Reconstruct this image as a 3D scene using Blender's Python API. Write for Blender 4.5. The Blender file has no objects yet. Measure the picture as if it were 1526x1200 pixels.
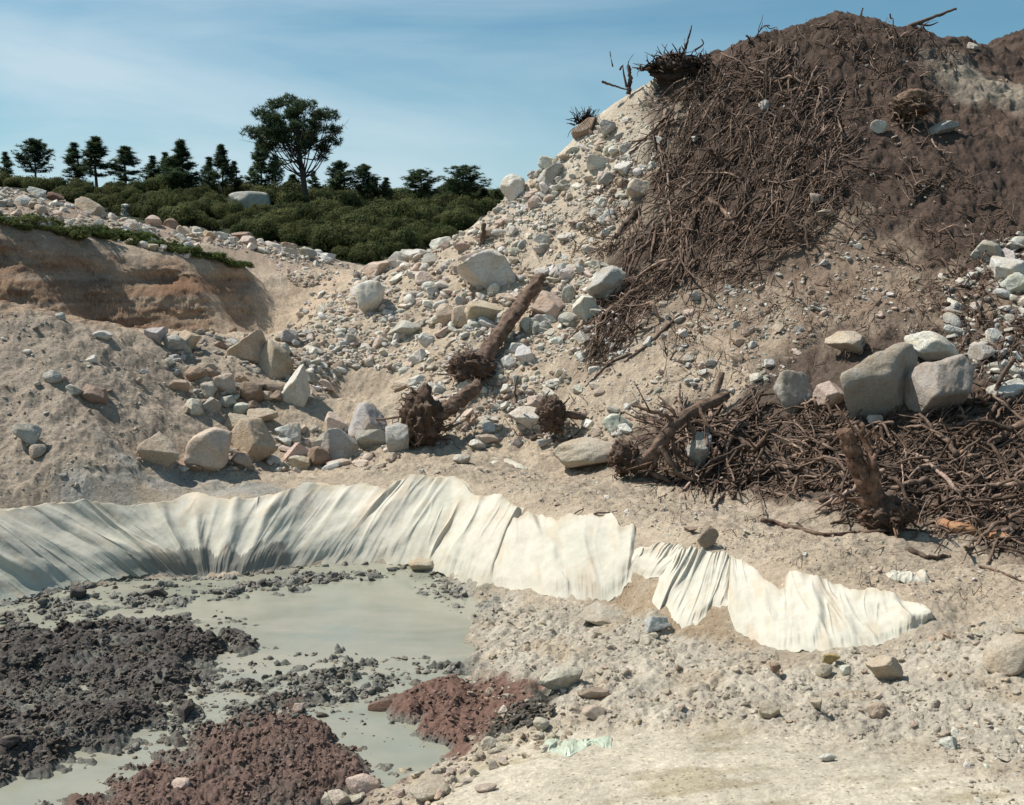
import bpy, math, random
import numpy as np
from mathutils import Vector

# ------------------------------------------------------------------ camera, sky, sun
S = bpy.context.scene
C = S.collection
CAM_H = 3.6
FPX = 1636.0
PITCH = math.radians(6.28)
cd = bpy.data.cameras.new("camera")
cam = bpy.data.objects.new("camera", cd)
C.objects.link(cam)
cam.location = (0, 0, CAM_H)
cam.rotation_euler = (math.pi / 2 - PITCH, 0, 0)
cd.sensor_width = 36.0
cd.lens = 36.0 * FPX / 1526.0
cd.clip_start = 0.1
cd.clip_end = 6000
S.camera = cam
S.render.resolution_x = 1024
S.render.resolution_y = 805
S.view_settings.view_transform = 'Standard'
S.view_settings.look = 'None'
S.view_settings.gamma = 1.0
S.view_settings.exposure = 0.26
S.view_settings.use_curve_mapping = False

SUN_EL = math.radians(56)
SUN_DIR = Vector((-0.95, 0.25, 0)).normalized()      # horizontal direction towards the sun
sv = Vector((SUN_DIR.x * math.cos(SUN_EL), SUN_DIR.y * math.cos(SUN_EL), math.sin(SUN_EL)))
sl = bpy.data.lights.new("sun", 'SUN')
sl.energy = 5.0
sl.angle = math.radians(0.5)
sl.color = (1.0, 0.95, 0.87)
so = bpy.data.objects.new("sun", sl)
C.objects.link(so)
so.rotation_euler = sv.to_track_quat('Z', 'Y').to_euler()

W_ = bpy.data.worlds.new("World")
S.world = W_
W_.use_nodes = True
wn = W_.node_tree
for n in list(wn.nodes):
    wn.nodes.remove(n)
def WN(t, **k):
    n = wn.nodes.new(t)
    for a, b in k.items():
        setattr(n, a, b)
    return n
wo = WN('ShaderNodeOutputWorld')
bg = WN('ShaderNodeBackground')
bg.inputs['Strength'].default_value = 0.09
sky = WN('ShaderNodeTexSky', sky_type='NISHITA')
sky.sun_disc = False
sky.sun_elevation = SUN_EL
sky.sun_rotation = math.atan2(SUN_DIR.x, SUN_DIR.y)
sky.altitude = 300
sky.air_density = 1.0
sky.dust_density = 1.0
sky.ozone_density = 2.2
tc = WN('ShaderNodeTexCoord')
mp = WN('ShaderNodeMapping')
mp.inputs['Rotation'].default_value = (0, 0.25, 0)
mp.inputs['Scale'].default_value = (1.3, 1.3, 6.0)
nz = WN('ShaderNodeTexNoise')
nz.inputs['Scale'].default_value = 1.25
nz.inputs['Detail'].default_value = 9
nz.inputs['Roughness'].default_value = 0.52
nz.inputs['Distortion'].default_value = 0.5
cr = WN('ShaderNodeValToRGB')
cr.color_ramp.elements[0].position = 0.40
cr.color_ramp.elements[0].color = (0, 0, 0, 1)
cr.color_ramp.elements[1].position = 0.68
cr.color_ramp.elements[1].color = (1, 1, 1, 1)
# thin cirrus, thickest towards the left (west) of the view and thinning to the right
sp = WN('ShaderNodeSeparateXYZ')
mr = WN('ShaderNodeMapRange')
mr.inputs['From Min'].default_value = 0.30
mr.inputs['From Max'].default_value = -0.10
mr.inputs['To Min'].default_value = 0.10
mr.inputs['To Max'].default_value = 0.75
mr.interpolation_type = 'SMOOTHSTEP'
mm = WN('ShaderNodeMath', operation='MULTIPLY')
tint = WN('ShaderNodeMix', data_type='RGBA', blend_type='MULTIPLY')
tint.inputs[0].default_value = 1.0
tint.inputs[7].default_value = (0.60, 0.95, 0.93, 1)
mx = WN('ShaderNodeMix', data_type='RGBA')
mx.inputs[7].default_value = (6.0, 7.2, 7.9, 1)
L = wn.links.new
L(tc.outputs['Generated'], mp.inputs['Vector'])
L(mp.outputs[0], nz.inputs['Vector'])
L(nz.outputs['Fac'], cr.inputs[0])
L(tc.outputs['Generated'], sp.inputs[0])
L(sp.outputs['X'], mr.inputs['Value'])
L(cr.outputs[0], mm.inputs[0])
L(mr.outputs[0], mm.inputs[1])
L(sky.outputs[0], tint.inputs[6])
L(tint.outputs[2], mx.inputs[6])
L(mm.outputs[0], mx.inputs[0])
L(mx.outputs[2], bg.inputs['Color'])
L(bg.outputs[0], wo.inputs['Surface'])

rng = np.random.default_rng(7)
random.seed(7)

# ------------------------------------------------------------------ numpy noise
_perm = np.random.default_rng(1).permutation(512).astype(np.int64)
_g2 = np.stack([np.cos(np.linspace(0, 2*np.pi, 64, endpoint=False)), np.sin(np.linspace(0, 2*np.pi, 64, endpoint=False))], 1)
_t = np.random.default_rng(2).normal(size=(128, 3)); _g3 = _t/np.linalg.norm(_t, axis=1)[:, None]
def _h2(i, j, s):
    return _perm[(_perm[(i + s*17) & 511] + j) & 511]
def noise2(x, y, s=0):
    xi = np.floor(x).astype(np.int64); yi = np.floor(y).astype(np.int64)
    xf = x-xi; yf = y-yi
    u = xf*xf*xf*(xf*(xf*6-15)+10); v = yf*yf*yf*(yf*(yf*6-15)+10)
    def g(a, b):
        q = _g2[_h2(xi+a, yi+b, s) & 63]
        return q[..., 0]*(xf-a)+q[..., 1]*(yf-b)
    n0 = g(0, 0); n1 = g(1, 0); n2 = g(0, 1); n3 = g(1, 1)
    return (n0+(n1-n0)*u)*(1-v)+(n2+(n3-n2)*u)*v
def fbm(x, y, o=4, s=0, gain=.5):
    r = 0; a = 1.0
    for k in range(o):
        r = r+a*noise2(x, y, s+k*3); x = x*2.03+5.1; y = y*2.03+9.7; a *= gain
    return r
def noise3(p, s=0):
    pi = np.floor(p).astype(np.int64); pf = p-pi
    w = pf*pf*pf*(pf*(pf*6-15)+10); out = 0
    for a in (0, 1):
        for b in (0, 1):
            for c in (0, 1):
                hh = _perm[(_perm[(_perm[(pi[:, 0]+a+s*13) & 511]+pi[:, 1]+b) & 511]+pi[:, 2]+c) & 511] & 127
                d = (_g3[hh]*(pf-np.array([a, b, c]))).sum(1)
                out = out+d*(w[:, 0] if a else 1-w[:, 0])*(w[:, 1] if b else 1-w[:, 1])*(w[:, 2] if c else 1-w[:, 2])
    return out
def fbm3(p, o=3, s=0):
    r = 0; a = 1.0
    for k in range(o):
        r = r+a*noise3(p, s+k); p = p*2.1+3.7; a *= .5
    return r
def clods2(x, y, s=0):
    """rounded lumps: height of the highest lump over each point, 0..1"""
    xi = np.floor(x).astype(np.int64); yi = np.floor(y).astype(np.int64)
    best = np.zeros_like(x)
    for a in (-1, 0, 1):
        for b in (-1, 0, 1):
            h = _h2(xi+a, yi+b, s); h2 = _perm[(h+91) & 511]; h3 = _perm[(h2+37) & 511]
            cx = xi+a+(h & 255)/255.; cy = yi+b+(h2 & 255)/255.; r = .35+.5*(h3 & 255)/255.
            d2 = ((x-cx)**2+(y-cy)**2)/(r*r)
            best = np.maximum(best, np.sqrt(np.clip(1-d2, 0, 1))*r)
    return best
def smooth(a, b, x):
    t = np.clip((x-a)/(b-a), 0, 1); return t*t*(3-2*t)

# ------------------------------------------------------------------ sight lines -> world
cp_, sp_ = math.cos(PITCH), math.sin(PITCH)
def ray(px, py):
    a = (np.asarray(px, float)-763.)/FPX; b = (600.-np.asarray(py, float))/FPX
    dy = cp_+b*sp_
    return a/dy, (-sp_+b*cp_)/dy          # x per metre of y, z per metre of y

# survey of the ground: 'z' = at that sight line the ground lies z above the pond; 'd' = it lies d metres away
ZP = [(-200,1200,-.1),(0,1200,-.1),(150,1200,-.1),(300,1200,-.1),(450,1200,0),(560,1190,.05),(700,1180,.3),(900,1180,.5),(1150,1190,.68),(1400,1190,.8),(1526,1190,.85),(1900,1190,1.0),
 (-200,1000,-.1),(0,1000,-.1),(200,1000,-.1),(400,1000,-.1),(600,1000,-.08),(500,1100,-.1),(620,1100,-.08),(700,1120,.08),(800,1100,.2),(1000,1100,.42),(1250,1100,.6),(1526,1100,.75),
 (690,950,-.02),(750,980,.12),(850,1000,.24),(1000,1000,.36),(1200,1030,.48),(1400,1000,.62),(1526,980,.75),(1800,980,.9),
 (0,905,0),(-150,920,0),(100,880,0),(230,862,.0),(350,865,-.05),(450,845,0),(550,842,-.02),(640,845,.05),(690,880,.0),(760,890,.1),(850,900,.22),(930,895,.3),(1000,940,.33),(1100,950,.38),(1170,975,.42),(1250,970,.5),(1340,950,.6),(1420,920,.72),(1526,900,.85),(1800,880,.95),
 (0,755,.9),(-150,755,1.0),(100,750,.85),(200,755,.76),(290,742,.75),(380,742,.75),(470,725,.8),(560,730,.78),(650,715,.92),(700,735,.85),(780,762,.8),(860,775,.86),(940,790,.86),(1000,815,.84),(1100,825,.84),(1180,862,.79),(1280,885,.78),(1390,915,.76),
 (300,720,.8),(750,715,.93),(850,720,.95),(1000,750,.95),(1100,785,.93),(1290,800,.93),(1400,845,.88),(1526,855,.92)]
DP = [(0,455,17),(0,520,16),(0,600,14.9),(0,680,13.9),(-150,440,16.5),(-150,560,15),(-150,680,13.5),(100,485,17),(100,560,15.7),(100,640,14.6),(100,700,13.8),
 (200,498,18),(200,560,16.8),(200,640,15.4),(220,700,14.8),(300,500,19.5),(300,560,17.8),(280,620,16.6),(300,680,15.7),
 (380,500,20.8),(400,560,18.6),(400,620,17.4),(400,690,16.4),(500,470,22.4),(480,540,20.2),(530,575,19.3),(560,600,18.2),(520,640,17.4),(550,690,16.2),
 (600,393,25),(540,402,26),(600,480,21.5),(620,560,19.2),(620,640,17.2),(700,342,24.8),(700,420,21.8),(700,500,19.8),(700,580,18.2),(700,650,17.0),(700,690,15.8),
 (850,660,16.4),(900,690,15.4),(930,700,15.0),(1040,735,13.8),(1180,752,13),(1290,785,12.1),(1400,805,11.5),(1526,835,10.9),
 (800,600,17.6),(800,500,19.4),(800,400,21.4),(800,300,23.2),(790,268,24),(900,600,16.6),(900,500,18.3),(900,400,20.1),(900,300,21.7),(900,200,23.2),(905,165,23.8),
 (1000,680,14.8),(1000,600,16),(1000,500,17.6),(1000,400,19),(1000,300,20.5),(1000,200,21.8),(1000,108,23.2),
 (1150,700,13.9),(1150,600,15.2),(1150,500,16.6),(1150,400,17.9),(1150,300,19.2),(1150,200,20.6),(1150,100,22.2),(1130,58,23),(1075,84,23),
 (1300,700,13.1),(1300,600,14.4),(1300,500,15.9),(1300,400,17.3),(1300,300,18.7),(1300,200,20.2),(1300,100,21.8),(1320,38,23.3),(1240,26,23.6),(1190,42,23.4),
 (1450,740,12.3),(1450,600,14),(1450,500,15.4),(1450,400,16.9),(1450,300,18.5),(1450,200,20.3),(1450,100,22.6),(1440,66,24),(1380,48,23.6),
 (1526,600,13.8),(1526,400,16.8),(1526,200,20.5),(1526,100,23.5),(1526,56,26),(1800,600,13),(1800,400,16),(1800,200,20),(1800,60,26),(1800,830,10.3),
 (0,470,21),(-150,460,20.5),(150,489,22.6),(230,493,23.2),(300,489,24),(370,478,26),(430,452,28.4),(0,352,22.2),(-150,330,21.5),(80,366,23),(150,384,23.8),(250,393,25),(350,402,26.6),(425,428,29.2),
 (0,410,21.5),(150,440,23.1),(300,450,24.5),
 (0,325,25),(0,282,30),(-150,270,29),(100,345,26),(110,305,31),(200,370,27.5),(200,335,32),(300,387,29),(300,349,33),(400,400,31),(400,364,35),(470,402,33),(490,384,37),(520,402,30.5),
 (520,396,50),(700,330,75),(600,310,110),(500,298,130),(300,290,120),(100,282,110),(0,278,100),(-200,270,100),(400,330,80),(200,300,70),(600,370,55),(740,300,120),(900,300,130),(1200,320,130),(1800,320,130)]
RP = []                                    # (u, distance, z) where no sight line reaches
for (px, py, d, dz1, dz2) in [(790,268,24,2.,3.),(905,165,23.8,2.5,4.),(1000,108,23.2,2.6,5),(1075,84,23,2.6,5),(1130,58,23,2.6,5.5),(1240,26,23.6,2.6,5.5),(1380,48,23.6,2.6,5.5),(1526,56,26,2.6,5.),(1800,60,26,2.6,5.),(700,342,24.8,1.3,2.),(600,393,25,.7,1.)]:
    u, s = ray(px, py); z = CAM_H+s*d
    RP += [(u, d+3.5, z-dz1), (u, d+9, z-dz2)]
for px in (-150, 0, 150, 300, 450): RP.append((ray(px, 300)[0], 46, 4.3))
RP += [(-.45,19,2.75),(-.40,19.2,2.75),(-.34,20,2.6),(-.30,21,2.55),(-.7,4,-.2),(-.3,4,-.1),(0,4,.2),(.3,4,.7),(.7,4,1.0),(-.7,7,-.1),(.7,8,1.0),(-1.4,4,.6),(1.4,4,1.2),(-1.4,9,1.),(1.4,9,1.6),(-1.4,16,4.),(1.4,16,4.5),(-1.4,30,7),(1.4,30,8),(-1.4,70,8),(1.4,70,9)]
for u in (-1.4, -.8, -.4, 0, .4, .8, 1.4): RP += [(u, 190, 10.), (u, 420, 8.), (u, 900, 6)]
pts = []
for px, py, z in ZP:
    u, s = ray(px, py); D = (z-CAM_H)/s; pts.append((u, math.log(D), z))
for px, py, D in DP:
    u, s = ray(px, py); pts.append((u, math.log(D), CAM_H+s*D))
for u, D, z in RP: pts.append((u, math.log(D), z))
pts = np.array(pts, float)
CQ = .035
def _k(du, dw): return np.sqrt(du*du+dw*dw+CQ*CQ)
A = _k(pts[:, None, 0]-pts[None, :, 0], pts[:, None, 1]-pts[None, :, 1])
n = len(pts)
M = np.zeros((n+3, n+3)); M[:n, :n] = A+np.eye(n)*-1e-4
M[:n, n] = M[n, :n] = 1; M[:n, n+1] = M[n+1, :n] = pts[:, 0]; M[:n, n+2] = M[n+2, :n] = pts[:, 1]
coef = np.linalg.solve(M, np.concatenate([pts[:, 2], [0, 0, 0]]))
def rbf(u, w):
    o = np.zeros_like(u)
    for i in range(n): o += coef[i]*_k(u-pts[i, 0], w-pts[i, 1])
    return o+coef[n]+coef[n+1]*u+coef[n+2]*w

def seg(d0, d1, st): return np.arange(math.log(d0), math.log(d1), st)
QUAL = 1.0
WG = np.concatenate([seg(3.2, 6.5, .006), seg(6.5, 9.5, .0026*QUAL), seg(9.5, 30, .0018*QUAL), seg(30, 900, .012)])
UG = np.concatenate([np.linspace(-1.5, -.50, 220, endpoint=False), np.linspace(-.50, .50, int(1150/QUAL), endpoint=False), np.linspace(.50, 1.5, 221)])
uc = np.linspace(-1.5, 1.5, 480); wc = np.linspace(WG[0], WG[-1], 900)
ZC = rbf(*np.meshgrid(uc, wc))
def bil(G, gu, gw, u, w):
    fu = np.interp(u, gu, np.arange(len(gu))); fw = np.interp(w, gw, np.arange(len(gw)))
    i = np.clip(fw.astype(int), 0, len(gw)-2); j = np.clip(fu.astype(int), 0, len(gu)-2)
    a = fw-i; b = fu-j
    return (G[i, j]*(1-b)+G[i, j+1]*b)*(1-a)+(G[i+1, j]*(1-b)+G[i+1, j+1]*b)*a
class Field:
    def __init__(s, G, gu, gw): s.G, s.gu, s.gw = G, gu, gw
    def uw(s, u, w): return bil(s.G, s.gu, s.gw, np.asarray(u, float), np.asarray(w, float))
    def at(s, x, y): return s.uw(x/y, np.log(y))
    def hit(s, px, py, far=170.):
        px = np.atleast_1d(np.asarray(px, float)); py = np.atleast_1d(np.asarray(py, float))
        out = np.zeros((len(px), 3)); ok = np.zeros(len(px), bool)
        ws = np.concatenate([seg(4, 32, .004), seg(32, far, .012)])
        for c in range(0, len(px), 4000):
            u, sl_ = ray(px[c:c+4000], py[c:c+4000])
            h = s.uw(np.repeat(u[:, None], len(ws), 1), np.repeat(ws[None], len(u), 0))
            d = CAM_H+np.exp(ws)[None]*sl_[:, None]-h
            neg = d < 0; any_ = neg.any(1)
            k = np.where(any_, neg.argmax(1), np.clip((d/np.exp(ws)[None]).argmin(1), 1, None))
            k = np.clip(k, 1, None); r = np.arange(len(u))
            t = np.where(any_, d[r, k-1]/np.maximum(d[r, k-1]-d[r, k], 1e-9), 0)
            w = ws[k-1]+(ws[k]-ws[k-1])*np.clip(t, 0, 1); D = np.exp(w)
            out[c:c+4000, 0] = u*D; out[c:c+4000, 1] = D; out[c:c+4000, 2] = s.uw(u, w); ok[c:c+4000] = any_
        return out, ok
F0 = Field(ZC, uc, wc)

def outline(poly, plane=None):
    """an outline walked on the ground, as (u, ln distance)"""
    p = np.array(poly, float)
    if plane is not None:
        u, s_ = ray(p[:, 0], p[:, 1]); return np.stack([u, np.log((plane-CAM_H)/s_)], 1)
    q, ok = F0.hit(p[:, 0], p[:, 1]); w = np.log(q[:, 1])
    w = np.where(ok, w, w+.10)
    return np.stack([q[:, 0]/q[:, 1], w], 1)
def sdf(P, poly):
    x, y = P; d = np.full(x.shape, 1e9); ins = np.zeros(x.shape, bool); m = len(poly)
    for i in range(m):
        ax, ay = poly[i]; bx, by = poly[(i+1) % m]
        ex, ey = bx-ax, by-ay
        t = np.clip(((x-ax)*ex+(y-ay)*ey)/(ex*ex+ey*ey+1e-12), 0, 1)
        d = np.minimum(d, (x-ax-t*ex)**2+(y-ay-t*ey)**2)
        c = (ay > y) != (by > y)
        xx = ax+(y-ay)/(by-ay if abs(by-ay) > 1e-12 else 1e-12)*ex
        ins ^= c & (x < xx)
    return np.where(ins, 1, -1)*np.sqrt(d)

# ------------------------------------------------------------------ the ground: zones and relief
U, Wd = np.meshgrid(UG, WG)
D_ = np.exp(Wd); X = U*D_; Y = D_
Z0 = bil(ZC, uc, wc, U, Wd)
def zone(poly, soft=.012, rough=.02, fr=9., plane=None, s=0, fine=.0):
    q = outline(poly, plane)
    lo = q.min(0)-.08; hi = q.max(0)+.08
    m = np.zeros_like(U)
    sel = (U > lo[0]) & (U < hi[0]) & (Wd > lo[1]) & (Wd < hi[1])
    uu, ww = U[sel], Wd[sel]
    d = sdf((uu, ww), q)+rough*fbm(uu*fr*3, ww*fr*3, 4, s+2)*1.3
    if fine: d = d+fine*noise2(uu*160, ww*160, s+8)
    m[sel] = smooth(-soft, soft, d)
    return m
POND = [(-120,925),(0,912),(60,893),(130,878),(200,865),(250,868),(330,868),(430,852),(520,845),(600,843),(640,855),(672,872),(692,900),(684,925),(690,960),(700,990),(705,1010),(700,1080),(690,1115),(650,1140),(600,1160),(560,1185),(480,1215),(300,1260),(0,1300),(-200,1300)]
z_pond = zone(POND, .012, .012, plane=0.0, s=1)
z_dark = zone([(-150,935),(0,938),(90,932),(190,916),(300,910),(352,920),(312,936),(350,948),(388,956),(352,975),(310,1000),(330,1028),(290,1050),(262,1078),(190,1100),(120,1125),(60,1152),(0,1172),(-150,1200)], .05, .035, plane=.05, s=2, fine=.006)
z_gritm = zone([(300,1020),(360,992),(430,985),(520,985),(600,988),(700,982),(720,1005),(600,1012),(575,1040),(500,1075),(440,1070),(330,1085),(255,1110),(220,1130),(170,1120),(265,1060)], .03, .05, plane=.03, s=3, fine=.02)
z_red1 = zone([(360,1068),(440,1052),(500,1085),(540,1120),(568,1150),(520,1178),(430,1230),(70,1260),(80,1200),(160,1160),(230,1110),(290,1085)], .05, .03, plane=.08, s=4, fine=.006)
z_red2 = zone([(588,1015),(620,998),(690,1002),(740,1012),(800,1038),(815,1060),(760,1082),(715,1108),(690,1125),(662,1092),(590,1055),(572,1048)], .035, .022, plane=.12, s=5, fine=.006)
z_blk = zone([(745,1060),(800,1038),(832,1050),(815,1080),(770,1095),(735,1092)], .02, .02, plane=.15, s=6)
z_edge = zone([(-100,915),(0,893),(130,868),(250,868),(430,850),(560,842),(640,848),(700,880),(740,905),(700,925),(672,890),(600,856),(520,862),(430,880),(250,905),(120,925),(-100,940)], .03, .03, plane=.03, s=7, fine=.02)
z_soil = zone([(985,125),(1030,80),(1130,50),(1230,10),(1400,30),(1700,20),(1800,420),(1526,420),(1440,420),(1350,375),(1240,335),(1190,370),(1120,415),(1040,420),(960,415),(905,470),(880,500),(872,470),(940,350),(975,290),(965,250),(1005,180)], .03, .03, s=8)
z_soil2 = zone([(905,700),(940,640),(1080,600),(1180,520),(1330,480),(1800,470),(1800,860),(1526,840),(1450,808),(1300,785),(1200,752),(1040,733)], .03, .03, s=9)
z_mid = zone([(880,510),(1000,400),(1250,330),(1500,380),(1700,440),(1526,520),(1330,500),(1180,520),(1000,480)], .09, .08, s=10)
z_streak = zone([(1385,88),(1440,92),(1560,150),(1620,190),(1500,165),(1430,135),(1395,112)], .02, .02, s=11)
z_bank = zone([(-200,330),(0,352),(80,368),(150,386),(260,395),(370,405),(440,432),(430,450),(340,482),(235,496),(130,482),(0,462),(-200,450)], .02, .012, s=12)
z_bench = zone([(-200,320),(0,345),(150,380),(370,402),(500,400),(500,380),(350,340),(150,300),(-200,270)], .03, .02, s=13)
z_road = zone([(200,494),(300,486),(430,450),(520,402),(535,408),(440,470),(330,498)], .02, .012, s=14)
z_grav = zone([(100,745),(220,705),(330,712),(440,728),(450,738),(300,740)], .03, .04, s=15)
z_fore = zone([(560,1290),(640,1180),(720,1125),(850,1092),(1100,1085),(1350,1120),(1560,1180),(1800,1400)], .04, .03, s=16)
z_grit = zone([(690,860),(800,893),(930,900),(1050,950),(1170,985),(1400,955),(1700,900),(1700,1180),(1350,1120),(1100,1085),(850,1092),(720,1125),(650,1150),(700,1050),(700,960)], .03, .03, s=17)
z_apron = zone([(880,890),(930,868),(985,870),(1010,905),(1080,905),(1100,945),(1160,960),(1090,960),(1010,945),(960,925),(900,905)], .012, .012, s=18)
z_cav = zone([(478,568),(500,552),(545,548),(585,552),(600,568),(575,582),(530,592),(490,590)], .02, .01, s=19)
z_ripr = zone([(700,235),(880,170),(985,125),(1005,170),(960,260),(850,330),(740,350)], .04, .03, s=20)
z_left = zone([(-200,440),(0,452),(200,500),(330,500),(300,640),(280,690),(100,745),(-200,750)], .04, .03, s=21)
hill = smooth(math.log(37.6), math.log(39), Wd)
near_bench = np.clip(z_bench, 0, 1)

# relief
CLOTH = [(-120,752),(0,750),(115,742),(290,734),(470,716),(650,706),(700,712),(790,752),(900,762),(950,780),(1010,812),(1100,818),(1180,852),(1290,875),(1400,915),(1400,925),(1340,955),(1180,982),(1080,945),(1010,938),(960,905),(930,900),(850,905),(740,880),(640,850),(430,855),(250,870),(0,915),(-120,930)]
z_cloth = zone(CLOTH, .008, .0, s=22)
def part(mask, f, thr=.003):
    r = np.zeros_like(U); sel = mask > thr; r[sel] = f(X[sel], Y[sel])*mask[sel]; return r
nearf = 1-smooth(math.log(40), math.log(60), Wd)
Z = Z0.copy()
lump = fbm(X*.9, Y*.9, 4, 30)
Z += nearf*(1-z_pond)*(1-.8*z_cloth)*(1-z_fore*.6)*.11*lump*smooth(math.log(8), math.log(16), Wd)
Z += (1-nearf)*.6*fbm(X*.08, Y*.08, 4, 33)
med = fbm(X*3.2, Y*3.2, 4, 40)
amp = .036+.03*z_left+.07*z_soil+.05*z_soil2+.012*z_grit+.02*z_ripr-.018*z_fore
Z += nearf*(1-z_pond)*(1-z_cloth)*amp*med
Z += nearf*(1-z_pond)*(1-z_cloth)*(.012-.008*z_fore)*fbm(X*13, Y*13, 3, 50)
# lumps of sand and grit outside the pond
near = (1-smooth(math.log(21), math.log(26), Wd))*(1-z_pond)*(1-z_cloth)*(1-z_fore*.85)
Z += part(near*.9, lambda x, y: .07*np.maximum(clods2(x*3.1, y*3.1, 2)-.5, 0)+.055*np.maximum(clods2(x*5.5, y*5.5, 3)-.35, 0)+.03*np.maximum(clods2(x*12, y*12, 5)-.3, 0))
Z += part(z_grit*(1-z_pond)*(1-z_cloth), lambda x, y: .09*np.maximum(clods2(x*7, y*7, 7)-.2, 0)*smooth(-.1, .3, noise2(x*1.3, y*1.3, 4)+.1)+.03*np.maximum(clods2(x*17, y*17, 9)-.2, 0))
Z += part(z_soil, lambda x, y: .09*np.maximum(clods2(x*3.7, y*3.7, 41)-.35, 0)+.06*np.maximum(clods2(x*8, y*8, 43)-.3, 0))
# runnels down the left heap
Z += part(z_left*(1-z_cloth), lambda x, y: -.07*np.abs(noise2(x*2.2+.3*noise2(x, y, 2), y*.5, 61))**.7+.03)
Z -= .32*z_cav
Z += part(z_road, lambda x, y: -.03+0*x)
# the pond bed and what rises out of it
bedz = -.09+.015*fbm(X*2, Y*2, 3, 70)
P = bedz.copy()
def add(mask, f):
    global P
    P = np.where(mask > .003, np.maximum(P, bedz+part(mask, f)), P)
add(z_dark, lambda x, y: .07+.13*smooth(-.4, .5, fbm(x*.7, y*.7, 3, 71))+.05*(clods2(x*3.4, y*3.4, 11)-.25)+.05*clods2(x*7.5, y*7.5, 13)+.05*clods2(x*16, y*16, 15)+.03*fbm(x*9, y*9, 3, 72))
add(z_red1, lambda x, y: .09+.12*smooth(-.5, .5, fbm(x*.8, y*.8, 3, 74))+.03*clods2(x*7.5, y*7.5, 17)+.04*clods2(x*18, y*18, 19)+.03*clods2(x*34, y*34, 18)+.03*fbm(x*5, y*5, 4, 75))
add(z_red2, lambda x, y: .19+.03*clods2(x*8, y*8, 21)+.04*clods2(x*18, y*18, 23)+.03*fbm(x*5, y*5, 4, 76))
add(z_blk, lambda x, y: .22+.09*clods2(x*9, y*9, 25)+.05*clods2(x*19, y*19, 27))
add(z_gritm, lambda x, y: .065+.10*smooth(-.1, .5, fbm(x*2.2, y*2.2, 4, 78))+.08*np.maximum(clods2(x*9, y*9, 29)-.35, 0)+.04*clods2(x*20, y*20, 31)*smooth(-.2, .2, noise2(x*3, y*3, 9)))
add(z_edge, lambda x, y: .05+.06*smooth(-.3, .4, fbm(x*1.8, y*1.8, 4, 79))+.08*np.maximum(clods2(x*8, y*8, 33)-.3, 0)+.04*clods2(x*18, y*18, 35)*smooth(-.2, .2, noise2(x*3, y*3, 19)))
Z = Z*(1-z_pond)+P*z_pond
# edge of the slurry on the bank side
Z += part(z_edge*(1-z_pond)*(1-z_cloth), lambda x, y: .05*clods2(x*9, y*9, 37))
FT = Field(Z, UG, WG)
Zs = bil(ZC, uc, wc, U, Wd)+nearf*(1-z_pond)*.022*lump*smooth(math.log(8), math.log(16), Wd)
FS = Field(np.maximum(Zs, -.02), UG, WG)

def col(*c): return np.array(c, float)
SAND, SAND2 = col(.43, .345, .255), col(.50, .425, .33)
K = np.ones(U.shape+(3,))*SAND
def lay(mask, c, k=1.):
    global K
    K = K+(np.asarray(c)-K)*(mask*k)[..., None]
v1 = smooth(-.35, .45, fbm(X*.55, Y*.55, 4, 80)); v2 = smooth(-.3, .5, fbm(X*1.7, Y*1.7, 4, 84))
lay(v1, col(.37, .30, .23), .55); lay(v2, SAND2, .35)
lay(z_left, col(.33, .27, .215), .8)
lay(z_grit, col(.49, .44, .36), .8); lay(z_grit*smooth(.0, .5, fbm(X*1.2, Y*1.2, 4, 86)), col(.43, .345, .25), .8)
lay(z_fore, col(.60, .53, .42), .95); lay(z_fore*smooth(.05, .45, fbm(X*1.2+Y*.5, Y*3.6, 4, 88)), col(.36, .30, .19), .7)
lay(z_mid, col(.20, .135, .097), .85)
lay(z_ripr, col(.52, .45, .36), .8)
lay(z_soil2, col(.10, .072, .056), .95)
lay(z_soil, col(.086, .059, .046), 1.0); lay(z_soil*smooth(.05, .5, fbm(X*.6, Y*.6, 4, 90)), col(.135, .092, .070), .7)
lay(z_streak, col(.33, .28, .22), .85)
lay(z_bank, col(.29, .185, .12), .95); lay(z_bank*smooth(0, .4, fbm(X*.5, Z*4, 4, 92)), col(.22, .12, .07), .8); lay(z_bank*smooth(.05, .4, fbm(X*.4, Z*3, 4, 94)), col(.37, .29, .22), .7)
lay(z_bank*smooth(.12, .3, noise2(X*.35+3, Z*11+.6*noise2(X*1.5, Y, 2), 93)), col(.43, .30, .19), .6); lay(z_bank*smooth(.15, .3, noise2(X*.5, Z*8, 95)), col(.17, .10, .065), .6)
lay(z_bench, col(.33, .25, .19), .85); lay(z_road, col(.52, .40, .29), .8)
lay(z_grav, col(.30, .30, .28), .75); lay(z_apron, col(.35, .26, .17), .9)
lay(hill, col(.035, .04, .022), 1.)
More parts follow.
